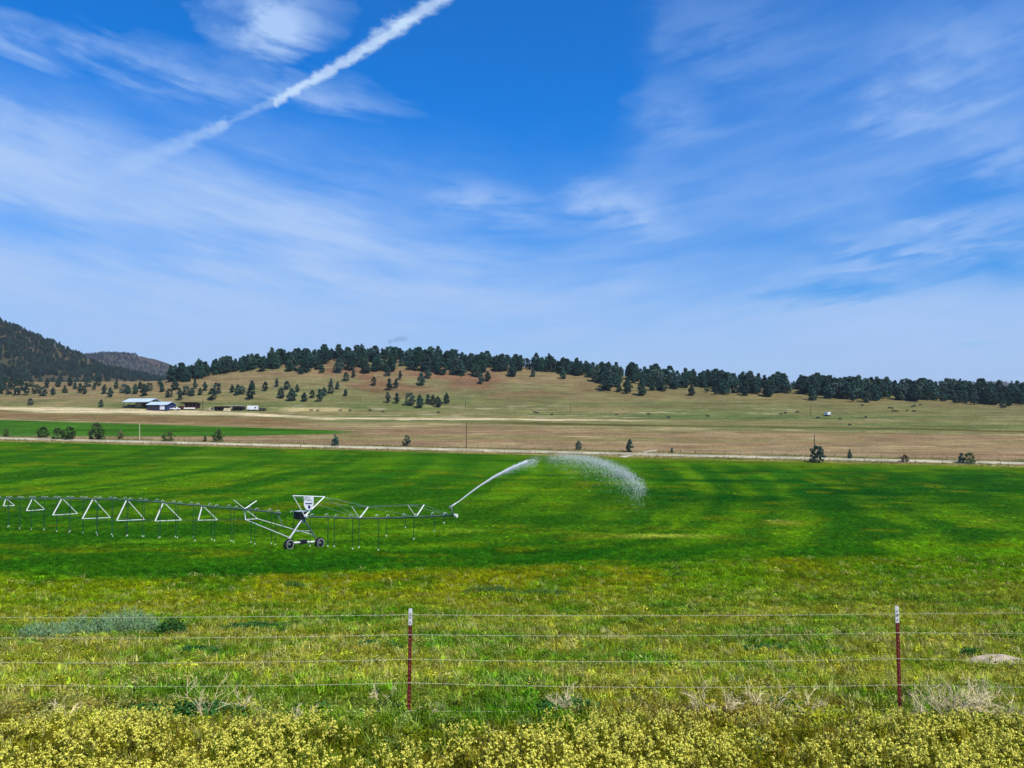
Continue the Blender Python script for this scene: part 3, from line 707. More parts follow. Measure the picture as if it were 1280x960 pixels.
m = MB(); m.lathe([(0.001, 0), (0.19, 0), (0.19, -0.004)], sp_(385.8, 633.6) + Vector((0, -0.004, 0)), (0, -1, 0), 14); m.build('round_mark', NAVY, sign)
# drop hoses with goosenecks
k = 0
for d in np.arange(d_end + 0.9, d_far - 1, 1.72):
    if abs(d) < 1.3: continue
    p = pipe_pt(d); sgn = 1 if k % 2 else -1; k += 1
    tp = p + PERP * (0.42 * sgn); gz_ = h1(tp.x, tp.y)
    if d < -13.5 and k % 3 != 0: L_ = random.uniform(0.3, 1.6)
    elif d < -9 and k % 2: L_ = random.uniform(1.2, 2.2)
    else: L_ = max(0.5, p.z - gz_ - random.uniform(0.22, 0.5))
    z1 = p.z - L_
    sw = Vector((random.uniform(-.05, .05), random.uniform(-.05, .05), 0))
    h_ = MB(); h_.tube([tp + Vector((0, 0, 0.05)), Vector((tp.x, tp.y, (p.z + z1) / 2)) + sw, Vector((tp.x, tp.y, z1)) + sw], 0.034, 5); hb = h_.build('drop_hose', HOSE, piv)
    m = MB(); m.tube([p + Vector((0, 0, 0.05)), p + Vector((0, 0, 0.24)), p + PERP * (0.14 * sgn) + Vector((0, 0, 0.33)), p + PERP * (0.32 * sgn) + Vector((0, 0, 0.27)), tp + Vector((0, 0, 0.03))], 0.028, 5); m.build('gooseneck', GALV, hb, True)
    m = MB(); m.lathe([(0.02, 0.1), (0.04, 0.06), (0.04, 0.0), (0.06, -0.03), (0.06, -0.05), (0.02, -0.1)], Vector((tp.x, tp.y, z1)) + sw, (0, 0, 1), 8); m.build('nozzle', CREAM, hb, True)
# end gun
e = pipe_pt(d_end); g1 = at(564.5, 633, e.y)
m = MB(); m.tube([e + Vector((-0.05, 0, -0.02)), Vector((g1.x, g1.y, e.z + 0.35)), g1], [0.09, 0.075, 0.07], 8); eg = m.build('end_gun', PIPE, piv, True)
m = MB(); m.tube([g1 + Vector((-0.22, 0, -0.12)), g1, g1 + Vector((0.55, 0.06, 0.38))], [0.1, 0.09, 0.04], 8); m.build('gun_barrel', GALV, eg, True)
m = MB(); m.lathe([(0.001, -0.22), (0.16, -0.22), (0.16, 0.12), (0.001, 0.12)], e + Vector((0.15, 0, -0.02)), -PDIR, 10); m.build('end_cap', CREAM, eg)

# ------------------------------------------------------------------ water from the end gun
def water_mat():
    m = bpy.data.materials.new('spray_water'); m.use_nodes = True; nt = m.node_tree; b = nt.nodes['Principled BSDF']; t = NT(nt)
    g = t.new('ShaderNodeNewGeometry').outputs['Position']
    f = t.rng(t.noise(g, 4.0, 3, 0.6), 0.3, 0.7, 0.92, 1.0)
    nt.links.new(t.xyz(f, f, f), b.inputs['Base Color']); b.inputs['Roughness'].default_value = 0.25
    tr = t.new('ShaderNodeBsdfTranslucent'); tr.inputs[0].default_value = (0.9, 0.94, 0.96, 1)
    mx_ = t.new('ShaderNodeMixShader'); mx_.inputs[0].default_value = 0.35
    nt.links.new(b.outputs[0], mx_.inputs[1]); nt.links.new(tr.outputs[0], mx_.inputs[2]); nt.links.new(mx_.outputs[0], nt.nodes['Material Output'].inputs['Surface'])
    return m
WATER = water_mat()
muz = g1 + Vector((0.55, 0.06, 0.38))
JX = [571, 585, 600, 620, 640, 656, 672, 690, 710, 735, 760, 780, 795, 805, 811]; JR = [629, 618, 607, 594.5, 584.5, 578, 572.5, 569.5, 568.5, 571, 578, 587, 598, 611, 630]
def jet(px): return at(px, float(np.interp(px, JX, JR)), e.y + 0.35 + 0.07 * (px - 571) / 13.5)
pts = [muz] + [jet(x) for x in np.arange(574, 664, 4.5)]
jm = MB(); jm.tube(pts, [0.045 + 0.10 * (i / len(pts)) * random.uniform(0.8, 1.2) for i in range(len(pts))], 6)
def drop(mb, p, r_, dirv):
    d = dirv.normalized(); a = d.orthogonal().normalized(); b = d.cross(a)
    mb.add([p - d * r_ * 1.6, p + a * r_, p + b * r_, p - a * r_, p - b * r_, p + d * r_ * 1.6], [(0, 2, 1), (0, 3, 2), (0, 4, 3), (0, 1, 4), (5, 1, 2), (5, 2, 3), (5, 3, 4), (5, 4, 1)])
for i in range(2600):
    t = random.random() ** 0.6; px = 585 + t * 86 + random.gauss(0, 4) * t; p = jet(px); dv = jet(px + 3) - p
    w_ = 0.02 + 0.16 * t ** 1.5
    p = p + Vector((0, random.gauss(0, w_), random.gauss(0, w_) - abs(random.gauss(0, 0.32 * t * t))))
    drop(jm, p, random.uniform(0.008, 0.024), dv)
tag(jm.build('water_jet', WATER, loc=muz, smooth=False), 'white jet of water shooting from the end gun of the irrigator', 'water jet', kind='stuff')
sm_ = MB()
for i in range(9000):
    t = random.betavariate(1.5, 1.15); px = 682 + t * 122; p = jet(px); dv = jet(px + 2) - p
    w_ = 0.30 + 0.12 * t
    fall = random.expovariate(1 / (0.32 + 0.25 * t)); bx_ = random.gauss(0, 0.28)
    p = p + Vector((bx_ - fall * 0.10, random.gauss(0, 0.5), random.gauss(0, w_ * 0.45) - fall))
    if p.z < -15.2: continue
    drop(sm_, p, random.uniform(0.008, 0.022) * (0.8 + 0.5 * t), dv + Vector((0, 0, -0.1 * t)))
tag(sm_.build('water_spray', WATER, loc=jet(740)), 'arc of scattered water droplets falling beyond the jet', 'spray', kind='stuff')

# ------------------------------------------------------------------ trees
def tree_mat(name, rgb, vary=0.38, trans=0.12): return mat(name, rgb, 0.85, 0, 0.45, 5.0, 0.1, trans, vary)
def crown(seed, w, base, kind, clumps=62, quads=24, leaf=0.040):
    r_ = random.Random(seed); mb = MB(); lean = r_.uniform(-0.04, 0.04)
    for c in range(clumps):
        t = base + (1 - base) * (r_.random() ** (1.25 if kind == 'cone' else 1.0))
        s = (t - base) / (1 - base)
        if kind == 'cone': pr_ = w * (0.35 + 0.65 * min(1, s * 4)) * (1 - s ** 1.5) + 0.03
        elif kind == 'round': pr_ = w * math.sin(math.pi * min(0.97, 0.18 + 0.8 * s)) ** 0.6
        else: pr_ = w * (0.55 + 0.45 * math.sin(s * 9 + seed)) * (1 - s ** 2) + 0.03
        a = r_.uniform(0, 6.283); rr_ = pr_ * (0.35 + 0.62 * math.sqrt(r_.random())) * r_.uniform(0.75, 1.12)
        cx, cy, cz = rr_ * math.cos(a) + lean * s, rr_ * math.sin(a), t * (1 - 0.02) - 0.01
        cr = (0.065 + 0.06 * r_.random()) * (1.15 - 0.55 * s) * (w / 0.3) ** 0.5
        for q_ in range(quads):
            n = Vector((r_.gauss(0, 1), r_.gauss(0, 1), r_.gauss(0, 1))).normalized()
            p = Vector((cx, cy, cz)) + n * cr * r_.uniform(0.3, 1.05); p.z = min(p.z, 1.0)
            n = (n + Vector((r_.gauss(0, .5), r_.gauss(0, .5), r_.gauss(0.2, .5)))).normalized()
            u_ = n.orthogonal().normalized() * leaf * r_.uniform(0.6, 1.3); v_ = n.cross(u_).normalized() * leaf * r_.uniform(0.4, 0.9)
            mb.add([p - u_, p - v_ * 0.9, p + u_, p + v_], [(0, 1, 2, 3)])
    return mb
def trunk(seed, base, r0=0.03):
    r_ = random.Random(seed); mb = MB(); top_ = 0.8
    pts = [Vector((0, 0, -0.03))] + [Vector((r_.uniform(-.012, .012), r_.uniform(-.012, .012), t)) for t in (0.1, 0.25, 0.45, 0.65, top_)]
    mb.tube(pts, [r0 * 1.3, r0, r0 * 0.85, r0 * 0.65, r0 * 0.4, r0 * 0.15], 7)
    for i in range(7):
        t = r_.uniform(max(0.12, base), 0.7); a = r_.uniform(0, 6.28); L = r_.uniform(0.1, 0.2) * (1.1 - t)
        mb.tube([Vector((0, 0, t)), Vector((math.cos(a) * L, math.sin(a) * L, t + L * 0.5))], [r0 * 0.35, r0 * 0.1], 4)
    return mb
JUN = tree_mat('juniper_foliage', (0.036, 0.084, 0.058)); JUN2 = tree_mat('grey_juniper_foliage', (0.066, 0.105, 0.075)); SHRUB = tree_mat('shrub_foliage', (0.06, 0.10, 0.025)); PALE = tree_mat('pale_shrub_foliage', (0.16, 0.17, 0.06)); RUST = tree_mat('reddish_shrub_foliage', (0.075, 0.05, 0.03))
spec = [('cone', 0.30, 0.10), ('round', 0.33, 0.10), ('cone', 0.26, 0.12), ('ragged', 0.30, 0.14), ('round', 0.29, 0.14), ('cone', 0.34, 0.08), ('ragged', 0.26, 0.2), ('round', 0.36, 0.08)]
CR_MB = [crown(100 + i, w, b, k_) for i, (k_, w, b) in enumerate(spec)]
TR_MB = [trunk(200 + i, b) for i, (k_, w, b) in enumerate(spec)]
CR = [m.mesh('juniper_crown', JUN if i % 4 != 3 else JUN2) for i, m in enumerate(CR_MB)]
TR = [m.mesh('juniper_trunk', BARK, smooth=True) for m in TR_MB]
def put_tree(name, p, h_, label, group, vi=None, wide=1.0, sink=0.0):
    vi = random.choice((0, 0, 1, 2, 2, 3, 4, 5, 5, 6, 7)) if vi is None else vi
    o = empty(name, (p.x, p.y, p.z - sink), label, 'tree', group, random.uniform(0, 6.28), (h_ * wide * random.uniform(1.0, 1.38), h_ * wide * random.uniform(1.0, 1.38), h_))
    child('trunk', TR[vi], o); child('crown', CR[vi], o); return o
# trees that stand apart on the slope: (px, row of the foot, height in px)
def crop(l, ox, oy, f): return [(x / f + ox, y / f + oy, h_ / f) for x, y, h_ in l]
slope_l = crop([(10, 290, 45), (60, 265, 45), (60, 315, 40), (125, 275, 48), (183, 255, 45), (205, 312, 60), (235, 268, 45), (258, 325, 70), (285, 280, 40), (320, 328, 50), (360, 310, 40), (400, 328, 65), (420, 300, 50),
              (455, 255, 45), (455, 288, 45), (487, 265, 38)], 300, 420, 4)
lone = crop([(527, 300, 38)], 300, 420, 4)
pair = crop([(530, 225, 45), (567, 208, 40)], 300, 420, 4)
mid_up = crop([(667, 248, 45), (747, 272, 62), (780, 262, 50), (800, 218, 48), (740, 200, 50), (905, 247, 68), (940, 212, 60), (990, 190, 55), (1070, 195, 50), (1205, 240, 55), (1240, 225, 55), (305, 190, 40), (860, 165, 45), (1165, 195, 55)], 300, 420, 4)
row_mid = crop([(740, 335, 58), (785, 338, 55), (850, 348, 70), (897, 360, 72), (940, 340, 50), (965, 345, 50), (990, 355, 55), (1033, 338, 58)], 300, 420, 4)
farm = crop([(550, 385, 52), (520, 370, 50), (620, 365, 50), (640, 370, 45), (675, 370, 55), (720, 380, 65), (745, 355, 45), (810, 360, 50), (845, 385, 45), (875, 350, 60), (900, 402, 66), (930, 375, 50), (960, 380, 45), (975, 345, 50), (1025, 355, 48), (1060, 400, 60),
             (1085, 368, 60), (1160, 362, 42), (1190, 375, 55), (1255, 395, 70), (1260, 350, 50), (800, 330, 40), (700, 345, 40), (580, 345, 40), (1000, 375, 40)], 0, 400, 4)
foot = crop([(0, 370, 60), (45, 372, 48), (90, 375, 80), (130, 375, 62), (180, 368, 50), (215, 380, 50), (265, 375, 42), (325, 365, 40), (400, 365, 50), (420, 370, 45), (20, 330, 50), (60, 335, 50), (110, 330, 50), (150, 335, 45), (235, 340, 50), (290, 335, 45), (350, 330, 45), (440, 335, 45), (490, 330, 45), (470, 350, 40), (375, 345, 38), (10, 350, 50)], 0, 400, 4)
right_low = crop([(235, 110, 38), (145, 110, 60), (370, 120, 52), (720, 194, 78), (655, 184, 46), (617, 178, 42), (940, 194, 52), (820, 176, 46), (1007, 180, 34), (1048, 190, 40)], 600, 440, 3.556) + \
            crop([(285, 228, 74), (540, 236, 60), (475, 235, 50), (1047, 249, 62), (955, 243, 52), (1140, 250, 50), (1250, 243, 62), (425, 215, 35), (685, 222, 36), (900, 232, 48)], 940, 440, 3.765)
ORD = 'first second third fourth fifth sixth seventh eighth ninth tenth eleventh twelfth thirteenth fourteenth fifteenth sixteenth seventeenth eighteenth nineteenth twentieth twenty-first twenty-second twenty-third twenty-fourth twenty-fifth twenty-sixth'.split()
count = 0
def plant(lst, name, label, group, vis=None):
    global count
    if not isinstance(label, list) and len(lst) > 1:
        lst = sorted(lst); label = [label + ', %s from the left' % ORD[i] for i in range(len(lst))]
    for i, (px, row, hp) in enumerate(lst):
        p = hit(px, row, 200); h_ = max(4.5, hp * p.y / F * 0.97)
        put_tree(name, p, min(h_, 16), label[i] if isinstance(label, list) else label, group, (vis[i] if vis else None)); count += 1
G_ = 'junipers on the hill'
plant(slope_l, 'juniper_tree', 'juniper in the loose stand right of the farm', 'junipers right of the farm')
plant(lone, 'juniper_tree', 'small lone juniper on bare slope right of the loose stand', None)
plant(pair, 'juniper_tree', ['rounder left juniper of the pair just below the wooded crest', 'right upper juniper of the pair just below the wooded crest'], None, [1, 4])
plant(mid_up, 'juniper_tree', 'juniper standing out below the middle of the wooded crest', 'junipers below the middle crest')
plant(row_mid, 'juniper_tree', ['leftmost juniper of the low row at the foot of the hill', 'small second juniper from the left in the low hillfoot row', 'large round third juniper of the low row at the hill foot', 'largest conical juniper of the low row, standing lowest',
      'fifth juniper from the left in the low hillfoot row', 'sixth juniper from the left in the low hillfoot row', 'next to last juniper in the low hillfoot row', 'rightmost juniper of the low row at the foot of the hill'], None, [3, 6, 7, 0, 4, 1, 5, 2])
plant(farm, 'juniper_tree', 'juniper on the slope behind the farm sheds', 'junipers behind the farm')
plant(foot, 'juniper_tree', 'juniper in the tree line under the left mountain', 'junipers at the mountain foot')
plant(right_low, 'juniper_tree', 'juniper on the lower edge of the right wooded crest', 'junipers on the lower forest edge')
px_l = crop([(1182, 264, 40)], 940, 440, 3.765)
plant(px_l, 'juniper_tree', 'small juniper standing alone below the forest edge at far right', None, [1])
plant([(126, 509, 9.5), (38, 506.5, 8)], 'juniper_tree', ['small round tree alone on the grass left of the barn', 'small bush-like tree on the pale grass at far left'], None, [1, 7])
# the wooded crest: 300 individuals in all, the rest as one wood
lowpx = [200, 232, 260, 300, 400, 500, 560, 620, 680, 730, 750, 800, 850, 880, 900, 1000, 1100, 1300]
lowrow = [480, 478, 472, 466, 468, 470, 471, 475, 466, 472, 487, 494, 488, 486, 493, 501, 503, 509]
rid_px = [r_[0] for r_ in RID]; rid_row = [r_[1] for r_ in RID]
cands = []
rt = random.Random(5)
for i in range(760):
    px = rt.uniform(212, 1330); r0 = float(np.interp(px, rid_px, rid_row)); r1 = float(np.interp(px, lowpx, lowrow)) + rt.uniform(-3, 0)
    row = r0 + 1.0 + (max(r1, r0 + 2) - r0 - 1.0) * rt.random() ** 1.5
    p = hit(px, row, 300)
    if p.y > 800 or (row > r0 + 5 and fbm(np.array(px / 16), np.array(row / 9), 88) < (0.40 if px < 640 else 0.46)): continue
    cands.append((p, rt.triangular(5, 13.5, 8.5) * (1.08 if px > 900 else 1.0)))
for i in range(360):                          # just over the crest
    px = rt.uniform(230, 1330); X = ray(px, 460)[0] * 600; yy = float(yr_of(np.array(X))) + rt.uniform(4, 45); X = ray(px, 460)[0] * yy
    cands.append((Vector((X, yy, h1(X, yy))), rt.triangular(5.5, 13, 8.5)))
cands.sort(key=lambda c: -c[1] / c[0].y * (1 if c[0].y < float(yr_of(np.array(c[0].x))) else 0.8))
for p, h_ in cands[:max(0, 300 - count)]:
    px = project(np.array(p.x), np.array(p.y), np.array(p.z))[0]
    part_ = 'left' if px < 560 else ('middle' if px < 900 else 'right')
    put_tree('juniper_tree', p, h_, 'dark green tree in the dense wood along the %s part of the crest' % part_, 'trees along the %s crest' % part_)
TINT = tint_mat('distant_foliage', 0.1)
rest = cands[max(0, 300 - count):]
def wood(name, label, trees, tints, mats):
    n = len(trees); P = np.array([(t[0].x, t[0].y, t[0].z - 0.2) for t in trees]); s_ = np.array([t[1] for t in trees])
    rot = np.zeros((n, 3)); rot[:, 2] = rng.uniform(0, 6.28, n)
    var = rng.integers(0, len(CR_MB), n)
    vs = []
    for c, t in zip(CR_MB, TR_MB):
        m = MB(); m.v = list(c.v); m.f = list(c.f); m.mi = [0] * len(c.f); m.cur = 1; m.add(t.v, t.f); vs.append(m)
    o = scatter(name, vs, mats, P, rot, np.stack([s_ * 1.2, s_ * 1.2, s_], 1), var, tints)
    return tag(o, label, 'wood', kind='stuff')
def tn(base_, n, k=0.35): return np.clip(np.array(base_)[None] * rng.uniform(1 - k, 1 + k, (n, 1)) * rng.uniform(0.92, 1.08, (n, 3)), 0.005, 1)
if rest: wood('crest_wood', 'remaining dark trees of the wood along the hill crest', rest, tn((0.036, 0.084, 0.058), len(rest)), [TINT, BARK])
mtrees = []
MXs = rng.uniform(-1300, -430, 17000); MYs = rng.uniform(660, 1330, 17000); MZs = hgt(MXs, MYs)
gate = fbm(MXs / 55, MYs / 55, 77); keep = (rng.random(len(MXs)) < np.clip(0.10 + 1.7 * (gate - 0.25) + 0.2 * sm(MZs, 30, 110), 0.08, 1) * (0.35 + 0.65 * sm(MYs, 680, 820))) & (MXs / MYs < -0.40)
idx = np.nonzero(keep)[0][:9000]
mtrees = [(Vector((MXs[i], MYs[i], MZs[i])), float(rng.uniform(4.5, 9.0))) for i in idx]
wood('mountain_wood', 'dense dark juniper wood covering the mountain on the left', mtrees, tn((0.04, 0.074, 0.052), len(mtrees), 0.4), [TINT, BARK])
ftr = []
for D, x0, x1, n in ((3000, -2150, -1150, 3600), (4200, 1000, 3000, 2200)):
    X = rng.uniform(x0, x1, n); Yd = rng.uniform(D - 850, D + 60, n); Z = hgt(X, Yd)
    ftr += [(Vector((X[i], Yd[i], Z[i])), float(rng.uniform(7, 12))) for i in range(n) if Z[i] > 45 and fbm(np.array(X[i] / 90), np.array(Yd[i] / 90), 78) > 0.42]
wood('distant_wood', 'hazy scrub and trees on the far blue hills at the horizon', ftr, tn((0.055, 0.062, 0.045), len(ftr), 0.4), [TINT, BARK])

# ------------------------------------------------------------------ shrubs and small trees along the gravel road
def shrub(name, px, row, hp, wp, label, m, seed, kind='round', nstem=1):
    p = hit(px, row, 120); k_ = p.y / F
    h_ = hp * k_; w_ = wp * k_ / 2 / h_
    o = empty(name, p, label, 'shrub', 'shrubs along the gravel road', 0, h_)
    child('stem', trunk(seed, 0.1, 0.025).mesh('shrub_stem', BARK), o)
    child('crown', crown(seed, w_ * 0.9, 0.04, kind, 60, 18, 0.055).mesh('shrub_crown', m), o)
RS = [(7, 545.5, 9.5, 9, 'small round dark shrub at the left edge beside the gravel road', SHRUB), (53, 547, 14, 16, 'dark shrub with uneven top, second from left by the road', SHRUB),
      (72, 549.5, 15, 16, 'left half of the widest twin shrubs beside the gravel road', SHRUB), (86, 550, 17, 18, 'right taller half of the twin shrubs beside the gravel road', SHRUB),
      (121, 549.5, 21, 22, 'tall full dark shrub left of the pale sapling', SHRUB), (151, 549, 11.5, 8, 'pale yellowish sapling beside the gravel road', PALE),
      (210, 551.5, 12.5, 18, 'broad low dark shrub right of the pale pole', SHRUB), (256, 551.5, 7, 5, 'tiny dark bush just left of a rounded shrub', SHRUB),
      (271.5, 552, 16, 17, 'rounded dark shrub with ragged top left of irrigator sign', SHRUB), (418.5, 558, 15, 12.5, 'neat oval evergreen shrub by the road above the irrigator', JUN),
      (508.5, 557.5, 13, 12, 'dark oval shrub by the road left of the tall power pole', JUN), (723, 562.5, 11.5, 9, 'small dark shrub by the road above the water spray', JUN),
      (787.5, 565, 16, 12, 'conical evergreen by the road beside the pale dirt track', JUN), (840, 566, 6.5, 3.5, 'thin tiny dark bush by the road right of dirt track', JUN),
      (1021.5, 578, 22, 20, 'large round dark shrub at the foot of the right power pole', JUN), (1062, 574, 12.5, 6, 'slim dark shrub right of the large round shrub', JUN),
      (1131.5, 577.5, 9, 11, 'small reddish green shrub by the road on the right', RUST), (1201.5, 579, 13, 8, 'narrow left part of the rightmost shrub pair by the road', JUN), (1212, 579.5, 14, 17, 'wide dark shrub, rightmost along the gravel road', SHRUB)]
for i, (px, row, hp, wp, lb, m) in enumerate(RS): shrub('roadside_shrub', px, row, hp, wp, lb, m, 400 + i, 'cone' if px in (418.5, 787.5, 1062) else 'round')

# ------------------------------------------------------------------ fences along the road, poles
POST = MB().tube([(0, 0, -0.3), (0, 0, 1.25)], [0.085, 0.07], 6).mesh('wood_post', WOOD)
def road_fence(u0, step, label, jitter):
    Xs = np.arange(-330, 300, step); pts = []
    for X in Xs:
        X = X + random.uniform(-jitter, jitter); y = road_y(X, u0); pts.append(Vector((X, y, h1(X, y))))
    f_ = empty('wire_fence', pts[len(pts) // 2], label, 'fence', 'fences along the gravel road')
    for p in pts:
        o = child('post', POST, f_); o.location = p - f_.location; o.rotation_euler = (random.gauss(0, .04), random.gauss(0, .04), 0); o.scale = (1, 1, random.uniform(0.85, 1.15))
    for z in (0.45, 0.8, 1.1):
        MB().tube([p + Vector((0, -0.08, z)) for p in pts], 0.006, 3, False).build('wire', GALV, f_)
road_fence(284.5, 5.2, 'wire fence of wooden posts along the far side of gravel road', 0.5)
road_fence(270.5, 8.4, 'wire fence of sparse posts between green field and gravel road', 1.8)
def pole(px, top, base_, label, m, r_=0.14, arm=False):
    p = hit(px, base_, 120); t = at(px, top, p.y)
    o = empty('utility_pole', p, label, 'pole', 'poles across the valley')
    MB().tube([p - Vector((0, 0, 0.4)), t], [r_, r_ * 0.7], 8).build('shaft', m, o)
    MB().lathe([(r_ * 0.5, 0), (0.05, 0.12), (0.07, 0.2), (0.001, 0.26)], t, (0, 0, 1), 8).build('insulator', GALV, o)
POLE = mat('pole_wood', (0.09, 0.065, 0.05), 0.9, 0, 0.25, 3); PALEPOLE = mat('bleached_pole_wood', (0.42, 0.38, 0.24), 0.9, 0, 0.2, 3)
pole(583, 527, 560.5, 'dark wooden power pole by the road in the middle', POLE, 0.17)
pole(1018, 543, 578, 'dark wooden power pole rising behind the large round shrub', POLE, 0.19)
pole(174.5, 530, 551, 'pale bleached pole beside the gravel road on the left', PALEPOLE, 0.2)
pole(582, 499, 511, 'short far pole on the green slope above the middle power pole', POLE, 0.16)
pole(1013.5, 506, 520, 'thin far pole in the pasture left of the white shelter', POLE, 0.16)
pole(713, 504, 516, 'faint far pole in the pasture above the water spray', POLE, 0.13)
pole(253.5, 499, 513, 'dark pole standing at the end of the farm sheds', POLE, 0.26)

# ------------------------------------------------------------------ farm
ROOF = mat('pale_metal_roof', (0.56, 0.66, 0.74), 0.5, 0.1, 0.1, 0.3); BLUEW = mat('dark_blue_siding', (0.02, 0.035, 0.10), 0.6, 0, 0.15, 1); REDW = mat('red_brown_siding', (0.13, 0.05, 0.045), 0.8, 0, 0.3, 1)
DARKW = mat('dark_timber', (0.05, 0.035, 0.03), 0.9, 0, 0.3, 1); HAY = mat('pale_hay', (0.55, 0.45, 0.27), 0.95, 0, 0.25, 1.2); GLASS = mat('dark_glass', (0.02, 0.025, 0.03), 0.1, 0, 0.1, 1, 0.6)
def local(px, row, rz):
    p = hit(px, row, 150); k_ = p.y / F; M_ = Matrix.Translation(p) @ Matrix.Rotation(rz, 4, 'Z')
    return p, k_, (lambda x, y, z: M_ @ Vector((x, y, z))), Matrix.Rotation(rz, 3, 'Z')
def gable(m, T, x0, x1, y0, y1, ze, zr_, th=0.25, ov=0.5):
    ym = (y0 + y1) / 2
    for ya, yb in ((y0 - ov, ym), (y1 + ov, ym)):
        zz = ze - ov * (zr_ - ze) / (ym - y0)
        q4 = [T(x0 - ov, ya, zz), T(x1 + ov, ya, zz), T(x1 + ov, yb, zr_), T(x0 - ov, yb, zr_)]
        m.prism(q4 if ya < yb else q4[::-1], (0, 0, th))
# open pole barn
p, k_, T, RT = local(178, 509, R(-14)); W_ = 37 * k_ / 2; D_ = 11.0; He = 10.5 * k_ * 0.62
barn = empty('pole_barn', p, 'open sided pole barn with pale blue metal roof', 'barn')
m = MB(); gable(m, T, -W_, W_, -D_ / 2, D_ / 2, He, He + 1.9); m.build('roof', ROOF, barn)
for x in np.linspace(-W_ + 0.3, W_ - 0.3, 5):
    for y in (-D_ / 2 + 0.2, D_ / 2 - 0.2): MB().tube([T(x, y, -0.5), T(x, y, He + 0.1)], 0.16, 6).build('post', DARKW, barn)
MB().box(T(0, D_ / 2 - 0.5, He * 0.45), (W_ * 1.7, 0.15, He * 0.9), RT).build('back_wall', DARKW, barn)
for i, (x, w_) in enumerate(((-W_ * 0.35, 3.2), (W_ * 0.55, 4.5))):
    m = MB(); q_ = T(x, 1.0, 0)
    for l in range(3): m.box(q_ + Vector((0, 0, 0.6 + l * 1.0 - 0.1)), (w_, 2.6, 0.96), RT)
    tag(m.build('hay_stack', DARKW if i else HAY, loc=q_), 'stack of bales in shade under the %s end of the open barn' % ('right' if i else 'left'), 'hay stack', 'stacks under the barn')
# shed with blue walls
p, k_, T, RT = local(202, 512, R(-14)); W_ = 28 * k_ / 2; D_ = 8.0; He = 2.9
shed = empty('blue_shed', p, 'low dark blue shed with pale roof and white door beside the barn', 'shed')
m = MB(); m.box(T(0, 0, He / 2 - 0.3), (W_ * 2, D_, He + 0.6), RT)
for x in (-W_, W_): m.prism([T(x - 0.02, -D_ / 2, He), T(x - 0.02, D_ / 2, He), T(x - 0.02, 0, He + 1.5)], RT @ Vector((0.04 if x < 0 else -0.04, 0, 0)))
m.build('wall', BLUEW, shed)
m = MB(); gable(m, T, -W_, W_, -D_ / 2, D_ / 2, He, He + 1.5, 0.2, 0.6); m.build('roof', ROOF, shed)
dd = MB().box(T(W_ * 0.55, -D_ / 2 - 0.06, 1.25), (3.2, 0.12, 2.5), RT).build('door', WHITE, shed)
MB().box(T(W_ * 0.55 - 1.3, -D_ / 2 - 0.16, 1.2), (0.1, 0.1, 0.3), RT).build('handle', DARKW, dd)
for x in (-W_ * 0.62, -W_ * 0.12):
    w0 = MB().box(T(x, -D_ / 2 - 0.05, 1.2), (2.4, 0.1, 2.2), RT).build('doorway_shade', DARKW, shed)  # solid dark panel on the wall, standing in for shade inside an opening
# long red-brown open shed
p, k_, T, RT = local(238, 511, R(-4)); W_ = 13.0 * k_
ls = empty('red_brown_shed', p, 'low red brown open fronted shed with dark roof right of the blue shed', 'shed')
MB().box(T(0, 2.5, 1.3), (W_ * 1.55, 0.2, 3.2), RT).build('back_wall', REDW, ls)
for x in np.linspace(-W_ * 0.75, W_ * 0.75, 5): MB().tube([T(x, -2.2, -0.4), T(x, -2.2, 3.6)], 0.14, 6).build('post', REDW, ls)
m = MB(); m.prism([T(-W_ * 0.85, -3, 3.7), T(W_ * 0.85, -3, 3.7), T(W_ * 0.85, 3.2, 2.8), T(-W_ * 0.85, 3.2, 2.8)], (0, 0, 0.2)); m.build('roof', DARKW, ls)
m = MB(); m.box(T(0, -2.2, 0.55), (W_ * 1.45, 0.15, 0.9), RT); m.build('feed_rail', REDW, ls)
MB().box(T(W_ * 0.2, -3.6, 0.3), (W_ * 1.1, 0.9, 0.75), RT, 0.9).build('feed_trough', GALV_BRIGHT, ls)
# corral sheds to the right
for i, (px, wpx, lb) in enumerate(((276, 20, 'low open cattle shelter with pale roof right of the red shed'), (297, 17, 'low open cattle shelter beside the white trailer'))):
    p, k_, T, RT = local(px, 513, R(2)); W_ = wpx * k_ / 2
    c_ = empty('cattle_shelter', p, lb, 'shelter', 'low cattle shelters')
    m = MB(); m.prism([T(-W_, -2.5, 2.6), T(W_, -2.5, 2.6), T(W_, 2.5, 2.1), T(-W_, 2.5, 2.1)], (0, 0, 0.18)); m.build('roof', HAY if i == 0 else GALV, c_)
    for x in np.linspace(-W_ + 0.3, W_ - 0.3, 4): MB().tube([T(x, -2.2, -0.4), T(x, -2.2, 2.6)], 0.12, 6).build('post', DARKW, c_)
    MB().box(T(0, 2.3, 0.9), (W_ * 2 - 0.4, 0.15, 2.3), RT).build('back_wall', DARKW, c_)
for i, (px, row, w_) in enumerate(((265, 513.2, 3.0), (284, 514, 4.0))):
    p, k_, T, RT = local(px, row, 0.2); m = MB()
    for l in range(2): m.box(T(0.15 * l, 0, 0.45 + 0.9 * l), (w_ - 0.3 * l, 1.6, 0.88), RT)
    tag(m.build('bale_stack', HAY, loc=p), 'pale stack of bales %s' % ('by the dark pole at the sheds' if i == 0 else 'in front of the low cattle shelter'), 'bales', 'bale stacks at the farm')
